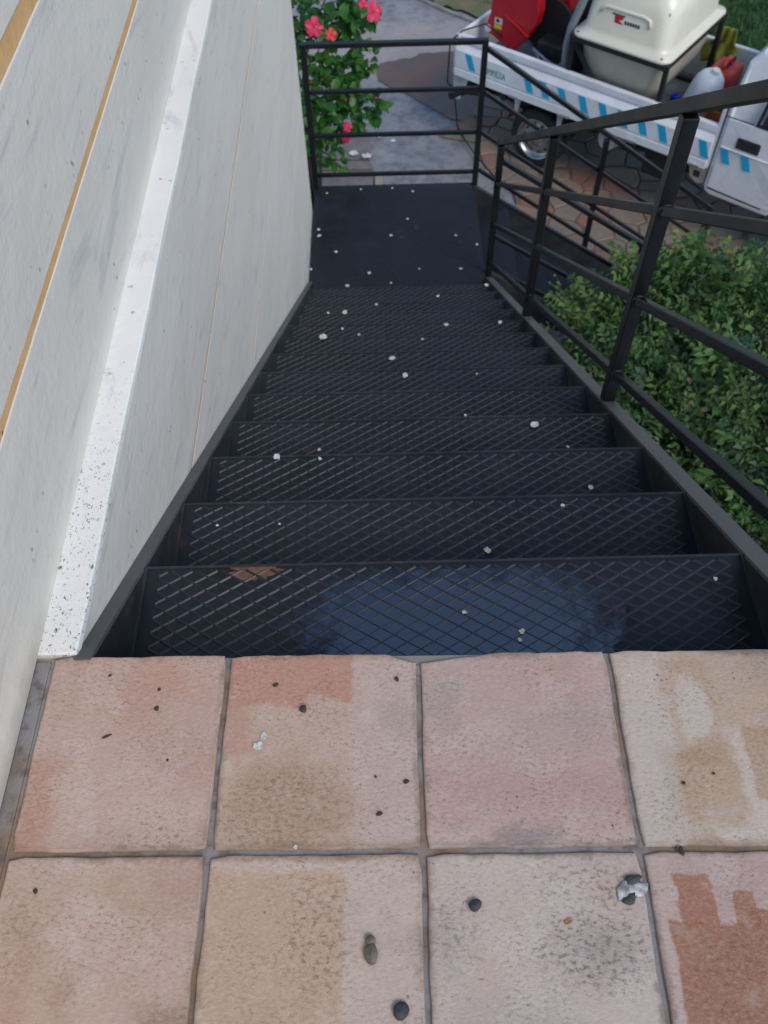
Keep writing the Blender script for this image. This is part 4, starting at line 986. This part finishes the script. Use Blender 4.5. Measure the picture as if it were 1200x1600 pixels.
# shrubs on the bank right of the stairs: fern-like compound leaves
def shrub(base, reach, tops, nfr, label, rs, light=.35, name='shrub'):
    rnd = random.Random(rs); base = Vector(base)
    sh = thing(name, base, label, 'shrub', group='shrubs on the bank beside the stairs')
    fa, fb, fc, stm = MB(), MB(), MB(), MB()
    for c, r in tops:
        c = Vector(c); e = c - base
        stm.tube([Vector((rnd.uniform(-.05, .05), rnd.uniform(-.05, .05), 0)), e * .5 + Vector((rnd.uniform(-.1, .1), rnd.uniform(-.1, .1), .1)), e], [.014, .009, .004], 5)
    for i in range(int(nfr * .8)):
        c, r = tops[i % len(tops)]; r *= 1.12; c = Vector(c)
        d = Vector((rnd.gauss(0, 1), rnd.gauss(0, 1), rnd.gauss(.35, .8))).normalized() * rnd.random() ** .4 * (1.6 if rnd.random() < .07 else 1)
        p = c + Vector((d.x * r, d.y * r, d.z * r * .65)) - base
        ax = Vector((d.x + rnd.gauss(0, .4), d.y + rnd.gauss(0, .4), .55 + rnd.gauss(0, .4))).normalized()
        L = rnd.uniform(.10, .26) * reach; nl = rnd.randint(3, 6); u_ = rnd.random(); tgt = fb if u_ < light else (fc if u_ < light + .18 else fa)
        sd = ax.cross(Vector((rnd.gauss(0, .3), rnd.gauss(0, .3), 1))).normalized(); nm = sd.cross(ax)
        for q_ in range(nl):
            t_ = (q_ + 1) / nl; o_ = p + ax * (L * t_) - Vector((0, 0, .25 * L * t_ * t_))
            for s_ in (-1, 1):
                if q_ == nl - 1 and s_ == 1: dirv = ax
                else: dirv = (sd * s_ + ax * .55).normalized()
                ll = rnd.uniform(.034, .070) * reach; wv = dirv.cross(nm) * (ll * rnd.uniform(.17, .30)) + nm * ll * rnd.gauss(0, .08)
                tip = o_ + dirv * ll - Vector((0, 0, ll * .25)); md_ = o_ + dirv * ll * .5
                tgt.add([o_, md_ + wv + nm * ll * .06, tip, md_ - wv + nm * ll * .06], [(0, 1, 2), (0, 2, 3)])
        stm.tube([p, p + ax * L * .95 - Vector((0, 0, .22 * L))], .0016, 3, False)
    tag(stm.build('stems', M['stem'], sh), kind='stuff')
    tag(fa.build('foliage', M['shrub'], sh), kind='stuff')
    tag(fc.build('blue_green_foliage', M['shrub3'], sh), kind='stuff')
    if fb.v: tag(fb.build('young_foliage', M['shrub2'], sh), kind='stuff')
def at(px, z): return on(px, 2, z)
def tops(lst): return [(at(px, z), r) for px, z, r in lst]
def bpos(x, y): return (x, y, bank_z(x, y) - .02)
shrub(bpos(1.25, 3.95), 1.0, tops([((915,490),-2.62,.13), ((905,505),-2.72,.14), ((935,520),-2.75,.15), ((960,545),-2.80,.18), ((930,560),-3.0,.18), ((975,505),-2.75,.12)]), 190, 'small light green shrub poking up in front of the lower flight', 31, .5)
shrub(bpos(1.75, 4.15), 1.1, tops([((1010,470),-2.6,.2), ((1035,510),-2.6,.25), ((1080,480),-2.5,.22), ((1000,540),-2.7,.25), ((1085,420),-2.45,.07), ((1015,440),-2.5,.07), ((1060,455),-2.5,.12), ((1120,470),-2.5,.15)]), 520, 'tall feathery green shrub behind the nearest railing post, hiding the lower handrail end', 32, .45)
shrub(bpos(2.5, 4.0), 1.1, tops([((1160,460),-2.55,.22), ((1200,470),-2.5,.25), ((1140,520),-2.6,.28), ((1190,540),-2.6,.28), ((1240,500),-2.6,.3), ((1110,560),-2.7,.25)]), 560, 'feathery green shrub at the right edge below the truck cab', 33, .35)
shrub(bpos(1.45, 3.1), 1.15, tops([((985,600),-2.65,.25), ((1030,590),-2.65,.28), ((1080,610),-2.65,.3), ((1010,650),-2.65,.25), ((1060,670),-2.65,.28), ((960,600),-2.8,.2), ((1000,690),-2.75,.2)]), 640, 'dense dark green shrub directly right of the middle of the upper flight', 34, .2)
shrub(bpos(2.15, 3.0), 1.15, tops([((1140,620),-2.6,.3), ((1190,620),-2.6,.3), ((1130,690),-2.65,.28), ((1190,700),-2.6,.3), ((1100,740),-2.7,.25), ((1240,660),-2.6,.3)]), 640, 'broad green shrub under the middle rail at the right edge', 35, .25)
shrub(bpos(1.6, 2.2), 1.2, tops([((1150,770),-2.6,.25), ((1195,790),-2.6,.28), ((1110,790),-2.75,.2), ((1180,850),-2.65,.25), ((1230,870),-2.6,.28), ((1060,730),-2.8,.2), ((1250,770),-2.6,.28), ((1010,660),-2.95,.18)]), 560, 'low green shrub nearest the top of the stairs beside the stringer', 36, .25)
# dead leaves caught among the shrubs
rnd = random.Random(8)
dl = leaf_mesh(.07, .03, .5, .5, 3).mesh('dead_leaf'); dl.materials.append(M['deadleaf'])
DLL = ['at the top of the dead leaf cluster', 'in the dead leaf cluster, second from top', 'in the dead leaf cluster, third from top', 'at the bottom of the dead leaf cluster', 'just above the middle rail at the right', 'at the right edge below the middle rail', 'near the stringer at the bottom right', 'at the right edge under the other dry leaf', 'between the middle and lower rails']
for q_, (px, z) in enumerate((((1068,585),-2.40), ((1078,600),-2.42), ((1085,625),-2.44), ((1110,640),-2.45), ((1165,545),-2.42), ((1185,668),-2.4), ((1190,850),-2.42), ((1195,700),-2.38), ((1125,690),-2.45))):
    p = at(px, z); o = link('dead_leaf', dl, None); o.location = p; o.rotation_euler = (rnd.gauss(0, .5), rnd.gauss(0, .5), rnd.uniform(0, 6))
    tag(o, 'dry tan leaf in the green shrubs ' + DLL[q_], 'leaf', 'dry leaves in the shrubs')

# ================================================================== LITTER ON STEPS AND TILES
def lump(rx, ry, rz, rs, n=9, rough=.25, flat=False):
    rnd = random.Random(rs); b_ = MB(); rings = 5
    ph = [rnd.uniform(0, 6.28) for _ in range(4)]
    for i in range(rings + 1):
        th = math.pi * i / rings
        for j in range(n):
            a = 2 * math.pi * j / n; r = 1 + rough * (.5 * math.sin(2*a + ph[0]) + .5 * math.sin(3*a + ph[1] + th) + rnd.gauss(0, .25))
            b_.v.append((rx * r * math.sin(th) * math.cos(a), ry * r * math.sin(th) * math.sin(a), rz * (1 + math.cos(th) * (1 + rnd.gauss(0, .06)))))
    for i in range(rings):
        for j in range(n): b_.f.append((i*n+j, (i+1)*n+j, (i+1)*n+(j+1) % n, i*n+(j+1) % n))
    return b_
def crumple(size, rs):
    """a crumpled petal-like scrap: a few bent faces with holes in the outline"""
    rnd = random.Random(rs); b_ = MB(); n = 6
    for j in range(n + 1):
        for i in range(n + 1):
            u, v = i / n - .5, j / n - .5; rr = math.hypot(u, v) * 2
            k_ = 1 / (1 + .55 * rr * rr)
            b_.v.append((size * u * k_ * (1.35 + rnd.gauss(0, .16)), size * v * k_ * (1.1 + rnd.gauss(0, .16)), size * (.10 + .16 * abs(math.sin(u * 7 + rs)) + .12 * rr * rnd.random())))
    for j in range(n):
        for i in range(n):
            if (i in (0, n-1) and j in (0, n-1)) or (rnd.random() < .22 and (i in (0, n-1) or j in (0, n-1))): continue
            a = j*(n+1)+i; b_.f.append((a, a+1, a+n+2, a+n+1))
    return b_
def step_point(px):
    for k_i in range(1, 15):
        p = on(px, 2, -k_i * RI)
        if Y0 + (k_i-1) * RU - .02 <= p.y <= Y0 + k_i * RU or k_i == 14: return p
lit = [(505,529,15,'w'),(539,490,10,'w'),(433,716,13,'w'),(499,704,6,'w'),(500,718,6,'w'),(613,562,11,'w'),(633,589,11,'w'),(697,509,8,'w'),(781,505,8,'w'),(761,862,13,'c'),(834,666,14,'w'),(922,763,9,'w'),(879,791,7,'w'),(727,650,5,'w'),(887,699,5,'w'),(815,988,11,'c'),(812,1001,8,'c'),(725,958,8,'c'),(1117,906,8,'w'),(340,822,5,'w'),(437,820,4,'w'),(513,490,5,'w'),(561,524,5,'w'),(535,515,5,'w'),(660,531,5,'w'),(745,585,4,'w'),
 (760,447,9,'w'),(499,370,9,'w'),(498,360,7,'w'),(525,395,8,'w'),(486,422,7,'w'),(543,448,9,'w'),(577,428,8,'w'),(655,421,4,'w'),(720,421,7,'w'),(745,383,6,'w'),(712,369,6,'w'),(611,369,7,'w'),(637,343,5,'w'),(645,300,6,'w'),(564,297,5,'w'),(511,303,5,'w'),(613,295,5,'w'),(588,477,5,'w'),(684,464,6,'w'),(611,443,5,'w')]
LL = ['largest crumpled white scrap, left of centre halfway down the black steps', 'white scrap just beyond the largest one on the lower black treads', 'crumpled white scrap near the left end of the fourth black tread', 'farther of two tiny flecks right of the fourth tread scrap', 'nearer of two tiny flecks right of the fourth tread scrap', 'thin white scrap one tread beyond the greyish one, centre of the stair', 'greyish white scrap on a middle tread, centre of the stair', 'small white scrap right of centre on the lower treads', 'small white scrap at the right on the lower treads, under the second post', 'cream crumpled scrap on the front edge of the second black tread', 'white folded scrap towards the right of the fifth black tread', 'small white scrap at the right of the third tread', 'small white fleck on the third tread left of another scrap', 'tiny fleck right of centre near the fifth tread edge', 'tiny fleck at the right of the fourth tread', 'cream speckled scrap on the wet first tread by the tile edge', 'cream crumb against the tile edge below the speckled scrap', 'tiny cream crumb in the middle of the wet first tread', 'small white scrap at the right end of the first tread', 'tiny fleck at the left end of the second tread', 'tiny fleck on the second tread above the rust patch', 'tiny fleck left of the scrap beyond the largest one', 'tiny fleck right of the largest white scrap', 'tiny fleck between the largest white scrap and the one beyond it', 'tiny fleck in the middle of the lower treads', 'tiny fleck right of centre beyond the fifth tread',
 'white fleck at the foot of the post by the landing edge', 'nearer of the two flecks by the left wall on the landing', 'farther of the two flecks by the left wall on the landing', 'fleck left of centre on the landing, near the wall pair', 'fleck where the wall corner meets the landing edge', 'fleck on the last tread edge left of centre', 'fleck near the landing edge left of centre', 'tiny fleck near the landing edge in the middle', 'fleck near the landing edge at the right', 'fleck by the right edge of the landing', 'fleck on the landing right of centre', 'fleck in the middle of the landing', 'tiny fleck on the far half of the landing, centre', 'fleck at the far landing edge right of centre', 'fleck at the far landing edge left of centre', 'fleck in the far left corner of the landing', 'fleck at the far landing edge in the middle', 'tiny fleck on the third last tread near the middle', 'fleck on the second last tread right of centre', 'tiny fleck on the last tread in the middle']
for i, (x, y, s_, c) in enumerate(lit):
    p = step_point((x, y)); d = (p - CAM).dot(AF); size = s_ * d / FPX * (.8 if y < 452 else 1)
    o = crumple(size, i + 1).build('white_scrap', M['litter'] if c == 'w' else M['litter_cream']); o.location = p + Vector((0, 0, .0022)); o.rotation_euler.z = i * 1.3
    sm_ = o.modifiers.new('solid', 'SOLIDIFY'); sm_.thickness = .0012
    tag(o, LL[i], 'scrap', 'white scraps on the stair')
for i, (x, y, s_) in enumerate(((583,211,9),(592,215,8),(614,222,10),(553,243,16),(573,247,16))):
    p = gnd((x, y), GZ + (.037 if x < 580 and y > 206 else .002)); d = (p - CAM).dot(AF)
    o = crumple(s_ * d / FPX, 60 + i).build('white_scrap', M['litter']); o.location = p + Vector((0, 0, .001))
    sm_ = o.modifiers.new('solid', 'SOLIDIFY'); sm_.thickness = .0015
    tag(o, ['left of two white scraps beside the slab corner on the drive', 'right of two white scraps beside the slab corner on the drive', 'lone white scrap on the grey drive beyond the landing railing', 'left white scrap on the brown slab under the hibiscus', 'right white scrap on the brown slab under the hibiscus'][i], 'scrap', 'white scraps on the drive')

def on_tile(px): return gnd(px, 0)
def place(name, mb, mat, px, rz, label, cat, group=None, smooth=True):
    o = mb.build(name, mat, smooth=smooth); o.location = on_tile(px) + Vector((0, 0, .0004)); o.rotation_euler.z = rz; return tag(o, label, cat, group)
def tl(px_w): return px_w * .00112
place('pebble', lump(.0095, .0085, .0042, 1, 12, .12), M['pebble'], (742,1415), .3, 'dark grey pebble on the pale tile with the grimy patch', 'pebble', 'pebbles on the tiles')
place('pebble', lump(.0115, .0112, .0045, 2, 12, .10), M['pebble'], (627,1580), .1, 'round dark grey pebble at the bottom edge of the tiles', 'pebble', 'pebbles on the tiles')
pod = thing('seed_pod', on_tile((580,1491)) + Vector((0, 0, .0004)), 'oval olive brown pod lying left of the lower middle joint', 'pod', .12)
lump(.0092, .0150, .0050, 3, 12, .08).build('pod_body', M['pod'], pod, smooth=True)
h_ = lump(.0072, .0068, .0046, 4, 10, .10); h_.v = [(v[0] + .001, v[1] + .0165, v[2]) for v in h_.v]; h_.build('pod_tip', M['pod'], pod, smooth=True)
for i, (x, y, rx, ry, rz, lab) in enumerate(((474,1109,.0065,.0062,.4,'largest dark round crumb on the salmon tile by the stair edge'), (245,1108,.0038,.0044,.5,'dark crumb in the middle of the leftmost front tile'), (249,1078,.0028,.003,.2,'small dark crumb near the step edge of the leftmost front tile'), (167,1151,.0085,.0022,.35,'thin dark twig bit on the leftmost front tile'), (262,1188,.0022,.0022,.0,'tiny dark crumb on the lower half of the leftmost front tile'), (431,1071,.0048,.0034,.5,'dark crumb at the upper left of the salmon tile'), (172,1056,.0035,.002,.6,'dark speck by the top left corner of the leftmost front tile'), (620,1062,.0035,.0048,.3,'rust brown crumb near the chipped tile corners'), (635,1222,.0045,.0035,.2,'rust brown crumb beside the middle joint'), (593,1272,.0052,.0032,.5,'dark brown crumb right of the brown stained tile area'), (587,1214,.0022,.0022,.0,'tiny dark crumb left of the middle joint'), (1068,1224,.0028,.0030,.0,'dark speck between the tan streaks of the right tile'), (1115,1209,.0022,.0024,.0,'small brown speck on the tan streak of the right tile'), (1064,1330,.0042,.0068,.1,'dark crumb stuck in the joint of the right tiles'), (56,1393,.0035,.0038,.0,'dark speck at the left edge of the lower left tile'))):
    place('crumb', lump(rx, ry, min(rx, ry) * .55, 20 + i, 9, .2), M['crumb'], (x, y), rz, lab, 'crumb', 'dark crumbs on the tiles')
lf = leaf_mesh(.017, .006, .6, .1, 4); place('dry_leaf', lf, M['leafbrown'], (882,1444), .55, 'tiny brown dry leaf on the grimy patch of the pale tile', 'leaf')
sc_ = thing('dropping', on_tile((986,1390)) + Vector((0, 0, .0004)), 'blue grey and white bird dropping by the right joint', 'dropping', .3)
lump(.020, .014, .0016, 41, 14, .35).build('pale_smear', M['drop'], sc_, smooth=True)
d_ = lump(.014, .006, .003, 42, 10, .35); d_.v = [(v[0] + .008, v[1] + .011, v[2]) for v in d_.v]; d_.build('dark_clot', M['pebble'], sc_, smooth=True)
d_ = lump(.010, .007, .0025, 43, 10, .35); d_.v = [(v[0] - .008, v[1] - .011, v[2]) for v in d_.v]; d_.build('dark_clot', M['pebble'], sc_, smooth=True)
for i, (x, y, s_, lab) in enumerate(((404,1166,.016,'white scrap on the salmon tile left of centre'), (413,1150,.012,'smaller white scrap above the other on the salmon tile'), (462,1324,.007,'tiny white bit in the cross joint under the brown stained tile'))):
    o = crumple(s_, 80 + i).build('white_scrap', M['litter']); o.location = on_tile((x, y)); o.rotation_euler.z = i; tag(o, lab, 'scrap')
    sm_ = o.modifiers.new('solid', 'SOLIDIFY'); sm_.thickness = .001
